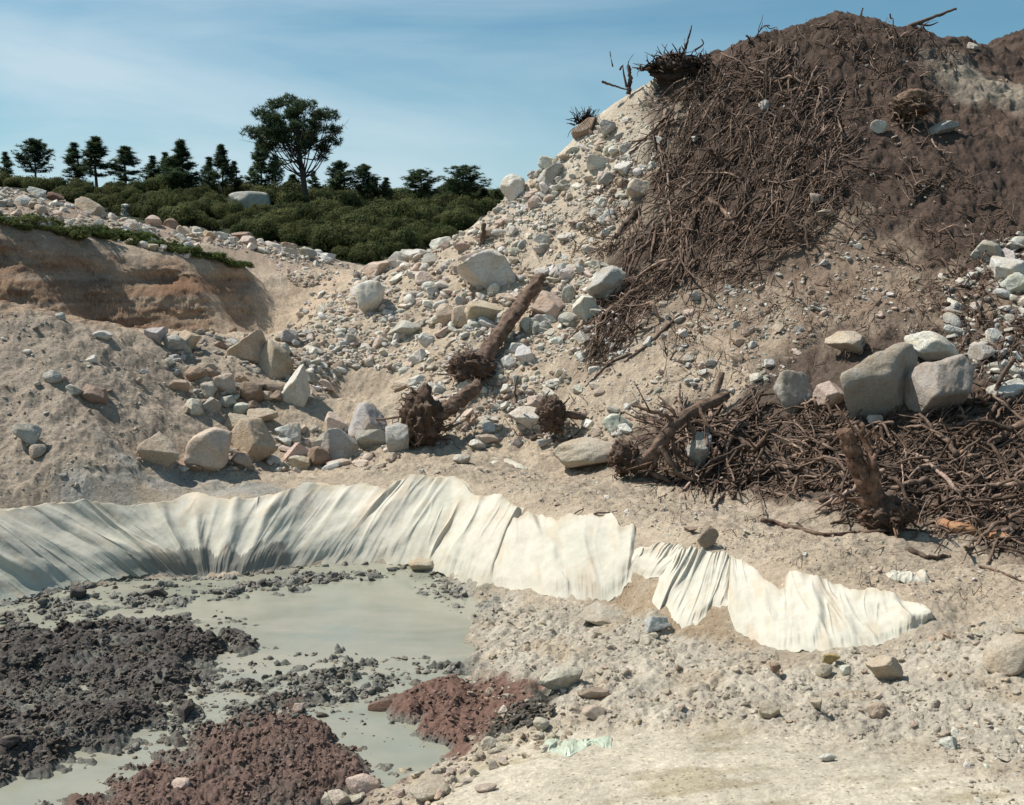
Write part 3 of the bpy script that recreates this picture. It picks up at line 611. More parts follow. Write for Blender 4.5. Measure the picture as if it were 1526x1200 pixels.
# ------------------------------------------------------------------ boulders and stones one can point at
# (px, py centre, w, h in photo pixels, tone, tilt degrees, sharp, name, label)
B = [
(238,675,52,48,'t',0,1,'boulder','rounded tan boulder at the left end of the boulder row above the white sheet'),
(312,673,66,54,'p',12,1,'boulder','pinkish pale boulder with sloping top, second from left in the row above the sheet'),
(376,662,72,64,'t',0,1,'boulder','largest tan boulder with a broad front face in the row above the white sheet'),
(352,634,46,30,'t',0,1,'boulder','low tan boulder peeping out behind the largest boulder of the row'),
(389,622,54,24,'t',8,1,'boulder','flat long tan stone lying behind and above the largest boulder of the row'),
(433,648,42,30,'w',0,1,'boulder','white angular block resting on a pinkish one in the boulder row'),
(437,677,46,30,'p',5,1,'boulder','pinkish block carrying a white one, right of the largest boulder of the row'),
(474,682,36,30,'b',0,0,'boulder','small rounded brown boulder low in the row, left of the pointed grey boulder'),
(505,665,54,46,'g',0,1,'boulder','pointed grey boulder in the right half of the boulder row'),
(548,632,62,50,'g',-10,1,'boulder','big grey faceted boulder left of the uprooted stump with a ball of soil'),
(498,632,38,28,'p',0,1,'boulder','pale pink block behind the pointed grey boulder'),
(552,657,54,32,'g',-15,1,'boulder','grey slab leaning below the big grey faceted boulder'),
(590,655,46,44,'g',-30,1,'boulder','tilted grey boulder touching the soil ball of the stump'),
(448,692,30,20,'t',0,1,'rock','small tan stone at the foot of the boulder row under the pinkish block'),
(505,692,38,12,'p',0,1,'rock','thin pinkish slab lying flat at the foot of the pointed grey boulder'),
(283,694,44,18,'b',0,1,'rock','brown stone wedged low between the two leftmost boulders of the row'),
(302,692,36,16,'w',0,1,'rock','pale flat stone under the front edge of the pinkish pale boulder'),
(367,520,56,46,'t',0,1,'boulder','tan block standing left of the rounded tan boulder at the top of the gully'),
(407,540,52,52,'t',0,0,'boulder','rounded tan boulder at the top of the gully beside the white upright slab'),
(441,576,40,54,'w',-12,1,'boulder','white upright slab leaning on the gully bed below the rounded tan boulder'),
(456,560,24,18,'g',0,1,'rock','grey stone just right of the white upright slab in the gully'),
(230,501,32,22,'g',0,1,'rock','grey stone on the left crest before the cut bank, leftmost of three'),
(259,512,32,22,'g',0,1,'rock','grey stone on the left crest before the cut bank, middle one of three'),
(283,510,36,32,'t',20,1,'rock','upright tan stone on the left crest before the cut bank, rightmost of three'),
(374,571,46,18,'t',-8,1,'rock','long flat tan stone below the tan block in the gully'),
(374,586,34,28,'b',0,0,'rock','rounded brown stone under the long flat stone in the gully'),
(406,581,28,20,'b',0,0,'rock','rounded brown stone directly left of the white upright slab'),
(289,608,32,24,'w',0,1,'rock','white angular block at the lower left corner of the gully rubble'),
(312,584,30,26,'g',0,1,'rock','grey block in the middle of the gully rubble'),
(330,575,36,26,'p',10,1,'rock','pinkish block in the middle of the gully rubble'),
(267,577,28,18,'t',0,1,'rock','tan stone at the left edge of the gully rubble'),
(291,560,34,22,'b',0,1,'rock','brown stone high in the gully rubble on its left side'),
(317,609,28,28,'g',0,1,'rock','grey block right of the white angular block in the gully rubble'),
(338,600,30,16,'g',0,1,'rock','flat grey stone near the bottom of the gully rubble'),
(358,611,24,18,'w',0,0,'rock','small white stone at the bottom right of the gully rubble'),
(40,650,38,32,'g',0,1,'rock','grey block low on the left sand heap above the white sheet'),
(54,673,24,18,'t',0,0,'rock','small tan stone directly below the grey block on the left sand heap'),
(142,590,42,22,'b',-25,1,'rock','brown tilted slab halfway down the left sand heap'),
(110,582,24,14,'g',0,1,'rock','grey stone just left of the brown tilted slab on the left sand heap'),
(78,563,26,18,'g',0,0,'rock','rounded grey stone left of and above the brown tilted slab'),
(154,500,24,12,'w',0,1,'rock','small white stone near the crest of the left sand heap'),
(136,535,16,10,'w',0,1,'rock','small white stone in the upper middle of the left sand heap'),
(90,473,14,12,'g',0,0,'rock','small grey stone at the foot of the cut bank on the left'),
(730,406,86,54,'w',-8,1,'boulder','largest white boulder, high on the pale rubble slope above the fallen log'),
(714,388,64,28,'p',-8,1,'boulder','pinkish slab behind the largest white boulder'),
(553,447,42,46,'w',0,0,'boulder','round white boulder on the left part of the rubble slope'),
(568,401,50,22,'t',18,1,'boulder','long tan block perched on the skyline above the round white boulder'),
(593,389,28,22,'w',-20,1,'rock','white block behind the long tan block on the skyline'),
(620,380,34,14,'w',-5,1,'rock','flat white slab on the skyline between two groups of stones'),
(643,387,28,16,'g',10,1,'rock','grey slab just below the flat white slab on the skyline'),
(655,364,34,16,'w',25,1,'rock','white slab tilted along the skyline below the bush covered hill'),
(768,283,38,38,'w',20,1,'boulder','pointed white boulder standing out on the skyline of the rubble slope'),
(822,262,42,22,'g',25,1,'boulder','grey white boulder right of the pointed one on the skyline'),
(816,244,26,18,'w',0,0,'rock','rounded white stone on the skyline above the grey white boulder'),
(876,189,46,20,'b',42,1,'boulder','long brown boulder tilted along the skyline below the dry bush'),
(893,243,34,20,'w',0,1,'rock','white block halfway up the bare pale slope below the skyline'),
(953,283,40,30,'p',30,1,'rock','pale tilted slab at the edge of the root covered soil'),
(973,247,16,12,'w',0,1,'rock','small bright white cube of stone at the left edge of the dark soil'),
(820,457,46,34,'p',-10,1,'rock','pinkish white slab in the nest of white stones right of the log'),
(874,465,34,40,'w',30,1,'rock','white upright slab at the right of the nest of white stones'),
(848,478,30,20,'g',0,0,'rock','rounded grey stone under the pinkish white slab'),
(908,425,60,46,'g',-15,1,'boulder','grey boulder with a dark hollow beside it at the root edge'),
(848,440,20,26,'g',0,1,'rock','narrow grey stone at the top of the nest of white stones'),
(846,410,28,20,'w',0,1,'rock','white stone right of the log top'),
(785,531,32,26,'w',-10,1,'rock','white block alone on the sand right of the lower log'),
(790,486,28,20,'w',0,1,'rock','white stone close beside the middle of the log'),
(812,488,20,16,'g',0,0,'rock','small rounded grey stone below the nest of white stones'),
(664,475,24,36,'t',10,1,'rock','tan wedge standing upright left of the log'),
(688,475,32,32,'t',0,0,'rock','rounded tan stone between the wedge and the log'),
(722,470,54,42,'t',20,1,'boulder','tan slab half sunk in sand just left of the log'),
(604,571,42,16,'p',14,1,'rock','flat pink slab at the right of the sandy hollow'),
(636,509,24,20,'w',0,1,'rock','white block above the root ball of the log'),
(604,494,46,26,'g',-15,1,'rock','grey pile stone on the slope above the sandy hollow'),
(787,629,58,34,'w',-6,1,'boulder','white boulder beside the small stump at the foot of the slope'),
(700,575,34,16,'g',0,1,'rock','grey slab bridging behind the broken stump'),
(724,657,36,16,'p',0,1,'rock','pale flat stone on the terrace below the broken stump'),
(688,686,24,14,'g',0,0,'rock','small grey stone lying alone on the sandy terrace'),
(920,632,44,26,'w',0,1,'rock','white stone left of the big root crown'),
(885,680,112,44,'s',4,1,'boulder','broad sand coloured slab half buried left of the big root crown'),
(1268,515,66,34,'t',-8,1,'boulder','tan slab capping the left of the great split boulder'),
(1316,582,124,108,'k',6,1,'boulder','left half of the great split boulder in the dark root pile'),
(1399,582,84,104,'k',-25,1,'boulder','right half of the great split boulder in the dark root pile'),
(1397,524,84,36,'w',-28,1,'boulder','white slab lying over the top of the great split boulder'),
(1184,590,54,64,'k',12,1,'boulder','shaded upright block in the roots left of the great split boulder'),
(1241,590,46,36,'t',0,1,'boulder','squat tan block between the shaded upright block and the split boulder'),
(1042,682,34,62,'g',0,1,'boulder','grey stone standing behind the roots of the big root crown'),
(1501,586,54,36,'w',0,1,'boulder','white boulder near the right edge in the root pile'),
(1500,405,56,40,'w',-20,1,'boulder','white boulder at the right edge high in the rubble'),
(1405,193,52,18,'g',18,1,'rock','grey slab sticking out of dark soil below the upturned stump'),
(1310,191,26,16,'w',-10,1,'rock','white stone in the dark soil left of the upturned stump'),
(1140,158,22,16,'g',0,0,'rock','round grey stone high in the root covered dark soil'),
(1217,297,20,14,'t',0,0,'rock','tan round stone in the middle of the root covered soil'),
(1232,320,32,12,'t',0,1,'rock','flat tan stone just below the middle of the root covered soil'),
(1304,629,24,18,'p',0,1,'rock','flat pink stone beside the standing dead stump'),
(1450,70,14,12,'w',0,1,'rock','white stone on the dark crest at upper right'),
(1054,804,26,34,'b',-22,1,'rock','brown upright stone pinning the torn sheet at its top edge'),
(1030,790,18,8,'b',0,1,'rock','small flat brown stone left of the upright brown one'),
(1510,980,56,66,'s',-30,0,'boulder','smooth rounded sand coloured boulder at the right edge of the foreground'),
(835,1014,66,34,'s',8,1,'boulder','pale angular rock in the grit right of the reddish mud'),
(902,918,76,26,'s',-4,1,'boulder','long lumpy pale rock just below the white sheet'),
(980,932,38,26,'u',0,1,'rock','bluish white stone right of the long lumpy rock below the sheet'),
(885,1034,50,14,'b',-8,1,'rock','flat brownish rock joining the pale angular rock on its right'),
(1147,1060,34,28,'s',0,1,'rock','lone pyramid shaped stone on the foreground grit, left of two others'),
(1219,1052,22,18,'t',0,1,'rock','small tan stone between two larger ones on the foreground grit'),
(1305,1061,34,20,'t',0,1,'rock','tan stone on the foreground grit, rightmost of the three in a line'),
(1322,1000,50,34,'t',10,1,'boulder','tan block half buried in the small sandy mound in the foreground'),
(1228,1001,26,20,'s',0,0,'rock','round cream stone in the small cluster below the right sheet'),
(1238,983,28,16,'o',10,1,'rock','yellow ochre stone on top of the small cluster below the right sheet'),
(1261,1000,18,16,'w',0,0,'rock','round white stone at the right of the small cluster below the right sheet'),
(1155,997,16,14,'b',0,0,'rock','small brown stone on the grit left of the stone cluster'),
(568,1058,38,26,'r',0,0,'rock','reddish brown stone sitting in the slurry left of the reddish mud ridge'),
(277,1063,28,28,'d',0,1,'rock','dark block standing alone between the two mud heaps'),
(444,1056,18,14,'p',0,1,'rock','small pinkish stone on top of the reddish mud heap'),
(480,1068,20,10,'d',0,0,'rock','small dark wet stone at the edge of the reddish mud heap'),
(270,1170,30,14,'p',12,1,'rock','pinkish slab lying on the near side of the reddish mud heap'),
(116,886,20,20,'d',0,0,'rock','dark round lump of mud at the foot of the sheet on the left'),
(232,884,34,12,'d',6,1,'rock','dark flat slab lying in the slurry near the sheet'),
(12,1107,30,18,'d',0,0,'rock','dark wet stone at the left edge of the dark mud'),
(628,845,38,18,'s',0,0,'rock','lump of sand coloured rock resting on the lower edge of the white sheet'),
(540,1172,50,30,'p',0,0,'rock','pink lumpy rock on the near rim of the pond'),
(640,1180,60,26,'s',0,0,'rock','long pale rock on the near rim of the pond'),
(505,1190,36,22,'p',0,0,'rock','pink rock at the bottom edge left of the lumpy one'),
(725,1175,34,12,'t',12,1,'rock','flat tan stone on the near rim at the right'),
(808,1080,26,20,'s',0,0,'rock','small pale stone at the tip of the black mud'),
(885,1064,34,20,'t',0,1,'rock','tan stone right of the small pale stone by the black mud'),
(1233,1130,24,12,'w',0,0,'rock','flat whitish stone low in the right foreground'),
(1420,1108,34,18,'w',-10,1,'rock','flat whitish stone at the right of the foreground grit'),
(134,312,46,20,'t',-30,1,'boulder','long tan boulder tilted down to the right on the rubble bench'),
(80,295,28,14,'r',0,1,'rock','reddish block on the skyline of the rubble bench'),
(54,289,22,14,'w',-20,1,'rock','white block left of the reddish one on the rubble bench'),
(190,315,26,16,'w',-15,1,'rock','white block on the skyline in the middle of the rubble bench'),
(200,339,34,18,'w',-15,1,'boulder','smooth white boulder on the grassy edge of the rubble bench'),
(227,331,24,16,'p',-15,0,'rock','pink boulder right of the smooth white one on the bench'),
(257,335,22,14,'b',-20,1,'rock','brown stone on the skyline of the rubble bench'),
(276,348,30,12,'t',-30,1,'rock','tan slab tilted down to the right on the bench'),
(220,359,28,12,'w',-8,1,'rock','white stone in the weeds below the smooth white boulder'),
(123,337,36,18,'t',0,1,'rock','tan stone half hidden in the weeds of the bench'),
(33,300,26,16,'w',0,0,'rock','pale stone at the left of the rubble bench'),
(362,354,32,18,'b',-25,1,'rock','dark brown rock on the far right spur of the bench'),
(384,349,18,8,'w',0,1,'rock','white stone beside the dark brown rock on the far spur'),
]
def place_rock(px, py, w, h, tone, tilt, sharp, name, label, i, F_=None):
    base, _ = (F_ or FT).hit(px, py+h*.36)
    p = base[0]; D = p[1]; k = D/FPX
    v, f = rock_shape(100+i*7, 4, 11 if sharp else 16, 60. if sharp else 16., .05 if sharp else .035, 0. if sharp else .25)
    sx, sz = w*k/2*1.12, h*k/2*1.08
    sy = (sx+sz)*.5*(.95+.3*math.sin(i*2.1))
    v = v@rot('z', .5*math.sin(i*3.3)).T
    v = v/np.abs(v).max(0)*np.array([sx, sy, sz*1.12])
    v = v@rot('y', -math.radians(tilt)).T
    me = mesh_np(name, v, f)
    o = link(name, me, M_ROCK, loc=(p[0], p[1]+sy*.25, p[2]+sz*.72))
    c = np.array(TONE[tone]); r_ = np.random.default_rng(i); c = c*(1+r_.uniform(-.08, .08))*(1+r_.normal(size=3)*.02)
    o.color = (*np.clip(c, 0, .9), 1)
    return tag(o, label, 'boulder' if name == 'boulder' else 'rock')
for i, b_ in enumerate(B): place_rock(*b_, i)
o = place_rock(367, 300, 62, 26, 'g', -8, 0, 'boulder', 'grey rock outcrop surrounded by bushes on the wooded hill', 900); 
o = place_rock(338, 312, 26, 10, 'b', 0, 0, 'boulder', 'low brown outcrop left of the grey one on the wooded hill', 901)

# loose stones: the ones that show largest are things, the rest of the rubble is stuff
def inpoly(poly, nmax, r_):
    p = np.array(poly, float); lo, hi = p.min(0), p.max(0); out = []
    while len(out) < nmax:
        q = r_.uniform(lo, hi, (nmax*2, 2)); x, y = q[:, 0], q[:, 1]; ins = np.zeros(len(q), bool)
        for a in range(len(p)):
            ax, ay = p[a]; bx, by = p[(a+1) % len(p)]
            if ay == by: continue
            ins ^= ((ay > y) != (by > y)) & (x < ax+(y-ay)/(by-ay)*(bx-ax))
        out += list(q[ins])
    return np.array(out[:nmax])
ZONES = [
 # outline, how many, photo size lo..hi, tones, how many as things, place in words, clumpiness
 ('pale rubble slope', [(470,470),(545,405),(640,370),(735,312),(790,262),(860,215),(905,180),(960,250),(930,330),(880,370),(900,470),(860,560),(760,640),(620,640),(600,560),(520,540),(480,600),(430,560)], 4600, 3, 28, 'wwgptw', 50, .012),
 ('skyline of the rubble slope', [(540,410),(600,380),(660,350),(720,310),(790,256),(830,232),(860,222),(850,260),(780,310),(700,350),(620,400),(560,430)], 260, 5, 26, 'wwgpw', 12, .02),
 ('bare slope below the skyline', [(880,200),(985,128),(1000,170),(960,290),(890,330),(840,260)], 420, 2.5, 14, 'wwpt', 4, .01),
 ('left part of the rubble slope', [(420,500),(470,430),(540,400),(600,440),(600,520),(560,545),(500,550),(440,560)], 700, 3, 16, 'gwtg', 6, .01),
 ('nest of white stones beside the log', [(800,410),(850,385),(930,400),(940,470),(880,500),(800,500)], 190, 5, 28, 'wwgg', 12, .02),
 ('sandy slope under the roots', [(900,500),(1010,440),(1140,420),(1240,470),(1170,560),(1040,610),(930,640),(860,620),(850,560)], 800, 2.5, 22, 'wwtpg', 14, .012),
 ('gully below the cut bank', [(240,500),(330,490),(400,500),(470,500),(450,560),(400,610),(350,620),(280,620),(250,570)], 460, 4, 32, 'gtgb', 12, .015),
 ('foot of the slope by the stumps', [(600,660),(640,600),(760,640),(860,620),(940,640),(900,660),(780,665),(680,668)], 220, 5, 26, 'wgtpw', 10, .015),
 ('row of boulders above the sheet', [(260,700),(330,660),(420,640),(520,640),(600,680),(560,700),(430,705)], 230, 5, 38, 'wgtp', 4, .015),
 ('rubble bench on the left', [(-80,262),(0,278),(60,290),(150,306),(250,330),(350,350),(440,368),(500,384),(500,396),(380,380),(300,362),(280,385),(200,365),(100,345),(0,330),(-80,320)], 1700, 3, 26, 'wgwtpw', 24, .02),
 ('far spur beyond the cut bank', [(385,372),(450,376),(522,398),(505,412),(450,432),(420,410)], 330, 2, 11, 'wgtp', 4, .01),
 ('left sand heap', [(0,460),(100,490),(220,510),(270,600),(250,680),(100,730),(0,735)], 330, 2, 13, 'gtwb', 5, .006),
 ('rubble at the right edge', [(1430,420),(1480,360),(1600,330),(1600,620),(1500,600),(1440,540),(1400,480)], 520, 6, 44, 'wgwg', 12, .012),
 ('brown soil under the roots', [(1040,430),(1180,390),(1280,350),(1420,420),(1440,500),(1330,500),(1240,480),(1140,480)], 380, 2.5, 15, 'wtgb', 3, .01),
 ('dark soil slope', [(1020,150),(1200,60),(1500,100),(1520,400),(1300,320),(1000,400)], 110, 2.5, 10, 'wgt', 0, .01),
 ('sandy terrace', [(500,700),(700,690),(900,715),(1040,745),(1280,800),(1526,860),(1526,900),(1400,900),(1200,850),(1000,800),(780,755),(700,720)], 700, 2, 10, 'stwt', 4, .008),
 ('grit right of the pond', [(700,880),(850,905),(930,900),(1010,945),(1100,955),(1170,985),(1330,960),(1600,900),(1600,1150),(1300,1110),(1050,1085),(850,1090),(700,1130),(700,1000)], 2600, 2, 16, 'sssssst', 14, .01),
 ('near rim of the pond', [(480,1200),(560,1165),(640,1130),(760,1100),(850,1085),(850,1110),(720,1150),(660,1200)], 240, 5, 30, 'ssps', 8, .008),
 ('right foreground', [(1380,1080),(1600,1060),(1600,1200),(1460,1200)], 300, 3, 22, 'wss', 3, .01),
]
UROCK = [rock_shape(900+k, 4, 10, 60., .05) for k in range(8)]
UMID = [rock_shape(930+k, 2, 8, 70., 0) for k in range(14)]
USML = [rock_shape(950+k, 1, 8, 20., 0) for k in range(10)]
UMESH = [mesh_np('rock', v, f) for v, f in UROCK]
for m_ in UMESH: m_.materials.append(M_ROCK)
mid_p, mid_s, mid_c, sm_p, sm_s, sm_c = [], [], [], [], [], []
r_ = np.random.default_rng(21)
for zi, (words, poly, cnt, lo, hi, tones, nthing, _) in enumerate(ZONES):
    q = inpoly(poly, int(cnt*1.7), r_)
    # clumps and bare patches
    dens = fbm(q[:, 0]*.018, q[:, 1]*.03, 3, 40+zi); q = q[np.argsort(-(dens+r_.normal(size=len(q))*.28))][:cnt]
    r_.shuffle(q)
    H_, ok = FT.hit(q[:, 0], q[:, 1]); ok &= H_[:, 1] < 45
    H_ = H_[ok]; n_ = len(H_)
    s = lo*(1-r_.random(n_)*(1-(lo/hi)**1.45))**(-1/1.45)
    s = np.sort(s)[::-1]; R = s*H_[:, 1]/FPX/2
    for k in range(n_):
        t_ = tones[r_.integers(len(tones))]; c = np.array(TONE[t_])*(1+r_.normal()*.10)*(1+r_.normal(size=3)*.02)
        if k < nthing:
            o = bpy.data.objects.new('rock', UMESH[k % 8]); C.objects.link(o)
            sc = R[k]*np.array([1, r_.uniform(.55, 1), r_.uniform(.4, .85)])*1.08
            o.scale = sc; o.location = H_[k]+np.array([0, 0, sc[2]*.45]); o.rotation_euler = (r_.normal()*.25, r_.normal()*.25, r_.uniform(0, 6.28)); o.color = (*np.clip(c, 0, .9), 1)
            tag(o, 'loose angular stone among many scattered over the '+words, 'rock', 'loose stones on the '+words)
        elif s[k] > 6.5: mid_p.append(H_[k]+[0, 0, R[k]*.2]); mid_s.append(R[k]); mid_c.append(c)
        else: sm_p.append(H_[k]+[0, 0, R[k]*.15]); sm_s.append(R[k]*1.05); sm_c.append(c)
tag(joined('rubble', UMID, mid_p, mid_s, mid_c, M_ROCKS, flat=True, squash=(.35, .85), seed=1), 'rubble of broken pale stones strewn over the slopes', 'rubble', kind='stuff')
tag(joined('gravel', USML, sm_p, sm_s, sm_c, M_ROCKS, flat=True, seed=2), 'small stones and gravel covering the slopes and grit', 'gravel', kind='stuff')

# lumps of mud standing on the heaps in the pond
M_MUD = rock_mat('mud_lumps', False)
mp_, ms_, mc_ = [], [], []
MUDZ = [([(0,940),(190,918),(350,922),(385,955),(300,1000),(320,1030),(180,1100),(0,1165)], 3200, 2.2, 12, (.095, .083, .074)),
 ([(330,1000),(430,985),(600,990),(720,990),(600,1020),(570,1050),(440,1070),(260,1110),(170,1130)], 1700, 2.5, 12, (.20, .19, .165)),
 ([(360,1068),(440,1052),(540,1120),(560,1160),(430,1200),(100,1200),(230,1110)], 1500, 2., 9, (.18, .12, .10)),
 ([(590,1015),(690,1002),(800,1038),(760,1082),(690,1120),(620,1070)], 420, 2., 8, (.19, .12, .096)),
 ([(745,1060),(800,1038),(832,1050),(815,1080),(735,1095)], 260, 3, 16, (.095, .088, .075)),
 ([(0,895),(130,870),(250,868),(430,850),(640,848),(700,885),(690,930),(600,860),(430,880),(250,905),(0,940)], 1300, 2.5, 15, (.19, .185, .165)),
 ([(560,1060),(700,1100),(600,1140),(500,1080)], 160, 2, 8, (.13, .11, .10))]
for poly, cnt, lo, hi, c0 in MUDZ:
    q = inpoly(poly, int(cnt*1.6), r_); dens = fbm(q[:, 0]*.02, q[:, 1]*.035, 3, 77); q = q[np.argsort(-(dens+r_.normal(size=len(q))*.3))][:cnt]
    dn_ = np.clip(fbm(q[:, 0]*.03+9, q[:, 1]*.05, 3, 78), -.45, .8); H_, ok = FT.hit(q[:, 0], q[:, 1]); n_ = len(H_); s = lo*(1-r_.random(n_)*(1-(lo/hi)**1.6))**(-1/1.6); R = s*H_[:, 1]/FPX/2
    for k in range(n_):
        p = H_[k].copy(); p[2] = max(p[2], -.01)+R[k]*.25; mp_.append(p); ms_.append(R[k]*1.1); mc_.append(np.array(c0)*(1+r_.normal()*.20)*(1+.9*dn_[k]))
tag(joined('mud_clods', [rock_shape(970+k, 2, 10, 30., 0) for k in range(12)], mp_, ms_, mc_, M_MUD, squash=(.5, .95), seed=3), 'crumbled clods of wet dark and reddish mud in the pond', 'mud', kind='stuff')

# ------------------------------------------------------------------ white sheets
def sheet(name, pairs, label, nu, nv, seed, amp=.05, stain=0., lift=.045, ragt=3., ragb=3., fr=26., flow=None, lower=None):
    """pairs: (top x, top y, bottom x, bottom y) in photo pixels, each pair one thread running down the slope"""
    P4 = np.array(pairs, float); m = len(P4); tt = np.linspace(0, m-1, nu); i = np.clip(tt.astype(int), 0, m-2); f = (tt-i)[:, None]
    pm = P4[np.clip(i-1, 0, m-1)]; p0 = P4[i]; p1 = P4[i+1]; pn = P4[np.clip(i+2, 0, m-1)]
    Q = .5*((2*p0)+(-pm+p1)*f+(2*pm-5*p0+4*p1-pn)*f**2+(-pm+3*p0-3*p1+pn)*f**3)
    arc = np.concatenate([[0], np.cumsum(np.hypot(np.diff((Q[:, 0]+Q[:, 2])/2), np.diff((Q[:, 1]+Q[:, 3])/2)))])
    rt = ragt*(fbm(arc*.05, arc*0+seed, 4, seed)*2.2+.15*noise2(arc*.5, arc*0+1, seed)-1.2*np.maximum(0, .25-np.abs(noise2(arc*.016, arc*0+4, seed+40)))*5); rb = ragb*(fbm(arc*.06, arc*0+seed+9, 3, seed+1)*2.2)
    v = np.linspace(0, 1, nv)
    px = Q[:, None, 0]*(1-v)+Q[:, None, 2]*v; py = (Q[:, None, 1]+rt[:, None])*(1-v)+(Q[:, None, 3]+rb[:, None])*v
    H_, _ = FS.hit(px.ravel(), py.ravel()); H_ = H_.reshape(nu, nv, 3)
    A_ = np.repeat(arc[:, None], nv, 1); Vv = np.repeat(v[None], nu, 0)
    wob = 14*noise2(A_*.012, Vv*1.3, seed+2)+4*noise2(A_*.04, Vv*2.2, seed+21)
    a = (A_+wob)/(fr*1.9)
    def crease(n_, w): return np.exp(-(n_/w)**2)
    n1 = noise2(a, Vv*.45+3, seed+3); n2 = noise2(a*2.1+7, Vv*.8, seed+4); n3 = noise2(a*4.7+3, Vv*1.6, seed+5)
    m2 = smooth(.0, .3, noise2(A_*.014, Vv*1.1+5, seed+12)); m3 = smooth(.05, .35, noise2(A_*.02+9, Vv*1.5, seed+13))
    ridge = n1*1.5+crease(n1, .09)*.55+(n2*.7+crease(n2, .08)*.45)*(.25+.75*m2)+(n3*.22+crease(n3, .1)*.14)*m3
    ridge = ridge+.5
    big = fbm(A_*.012, Vv*1.3, 3, seed+6)
    act = .35+.65*smooth(-.25, .3, noise2(A_*.011+4, Vv*.8, seed+7))
    up = lift+amp*np.maximum(ridge*act+.8*(big+.2), -.3)
    env = smooth(0, .06, Vv)*(smooth(1.05, .55, Vv) if not stain else smooth(1., .72, Vv))
    edge = np.minimum(smooth(0, 6, A_), smooth(0, 6, arc[-1]-A_))
    up = (up-lift)*(.15+.85*env)*(.35+.65*edge)+lift*(.45+.55*env)
    # along the slope normal (slope faces the camera side)
    ed = smooth(0, .05, Vv)*smooth(1., .82, Vv)*smooth(0, 10, A_)*smooth(0, 10, arc[-1]-A_); up = up*ed+(.002+.035*noise2(A_*.045, Vv*2+seed, 14))*(1-ed)
    H_[..., 2] += up*.8; H_[..., 1] -= up*.55
    wh = np.array([.56, .53, .465])
    Kc = np.ones((nu, nv, 3))*wh
    dn = .16*noise2(A_*.04, Vv*3, seed+8)+.05*noise2(A_*.3, Vv*8, seed+9)
    lowm = smooth(.80, 1.02, Vv+dn)
    Kc += (np.array([.40, .38, .32])-Kc)*(lowm*(.25+stain*.75))[..., None]
    if stain:
        g = smooth(.42, .95, Vv+dn*1.6)*smooth(520, 200, px)
        Kc += (np.array([.42, .43, .38])-Kc)*(g*stain*.85)[..., None]
        g = smooth(.68, .73, Vv+dn*1.6)*smooth(470, 420, px)*smooth(130, 260, px)
        Kc += (np.array([.17, .165, .15])-Kc)*(g*.85*stain)[..., None]
    tp = smooth(.14, .0, Vv+dn*.8); Kc += (np.array([.45, .37, .27])-Kc)*(tp*.6)[..., None]
    pk = smooth(.1, .5, fbm(A_*.03, Vv*2, 3, seed+10)); Kc += (np.array([.50, .40, .30])-Kc)*(pk*.45)[..., None]
    if stain < .1: pass
    ii = np.arange(nu*nv).reshape(nu, nv); F = np.stack([ii[:-1, :-1], ii[:-1, 1:], ii[1:, 1:], ii[1:, :-1]], -1).reshape(-1, 4)
    o = link(name, mesh_np(name, H_.reshape(-1, 3), F, Kc.reshape(-1, 3)), M_CLOTH)
    sm = o.modifiers.new('thickness', 'SOLIDIFY'); sm.thickness = .006; sm.offset = -1
    return tag(o, label, 'sheet')
sheet('geotextile_sheet', [(-380,790,-230,960),(-280,775,-110,930),(-170,768,10,900),(-80,762,85,878),(-15,758,150,866),(50,758,205,858),(115,748,255,860),(165,755,280,866),(225,754,296,866),(288,738,308,866),(335,746,318,866),(380,745,330,868),(396,741,342,868),(430,738,358,866),(468,723,378,860),(500,723,405,852),(540,722,440,845),(580,732,484,843),(620,717,528,842),(655,712,580,842),(690,715,628,844),(712,742,652,854),(750,742,688,866),(765,757,708,874),(782,757,730,880)],
      'longest white sheet draped in folds on the far bank, running to the left edge', 1700, 170, 5, .105, 1., fr=38., lift=.03, ragt=2.)
sheet('geotextile_sheet', [(722,798,732,876),(745,790,752,882),(770,776,782,886),(800,770,812,888),(830,778,845,893),(862,770,872,895),(892,772,898,896),(908,768,914,892),(925,786,926,886),(944,786,934,872),(948,800,944,864)],
      'flat middle sheet of white cloth with little folding, under a thin dry branch', 620, 130, 31, .075, .0, ragt=3.5, ragb=4, fr=34., lift=.03)
sheet('geotextile_sheet', [(948,822,936,830),(975,819,942,850),(1000,818,956,862),(1016,822,982,860),(1024,832,1000,856)],
      'smallest torn strip of white cloth sagging between two larger sheets', 200, 60, 44, .05, .0, fr=11., lift=.05)
sheet('geotextile_sheet', [(1000,826,966,896),(1022,824,976,914),(1040,822,992,908),(1052,824,1010,932),(1064,826,1026,936),(1074,828,1046,926),(1084,830,1066,906),(1094,832,1086,904)],
      'fan shaped torn white cloth gathered at its top below a brown stone', 340, 110, 57, .075, .0, fr=9., ragb=6, lift=.03)
sheet('geotextile_sheet', [(1086,832,1084,905),(1094,834,1092,930),(1104,840,1108,948),(1120,852,1130,960),(1145,872,1150,966),(1166,880,1172,972),(1172,862,1196,972),(1192,858,1225,974),(1230,870,1265,970),(1280,882,1310,962),(1330,894,1345,948),(1362,908,1372,932),(1394,920,1392,924)],
      'broad pale sheet spread almost flat and tapering to a point at the right', 620, 120, 63, .085, .0, ragt=3, fr=46., lift=.025)
sheet('cloth_scrap', [(722,688,734,692),(745,684,750,692),(765,690,768,697),(785,697,786,700)], 'small scrap of white cloth half buried on the sandy terrace', 80, 16, 71, .015, 0, ragt=1, ragb=1, fr=10, lift=.035)
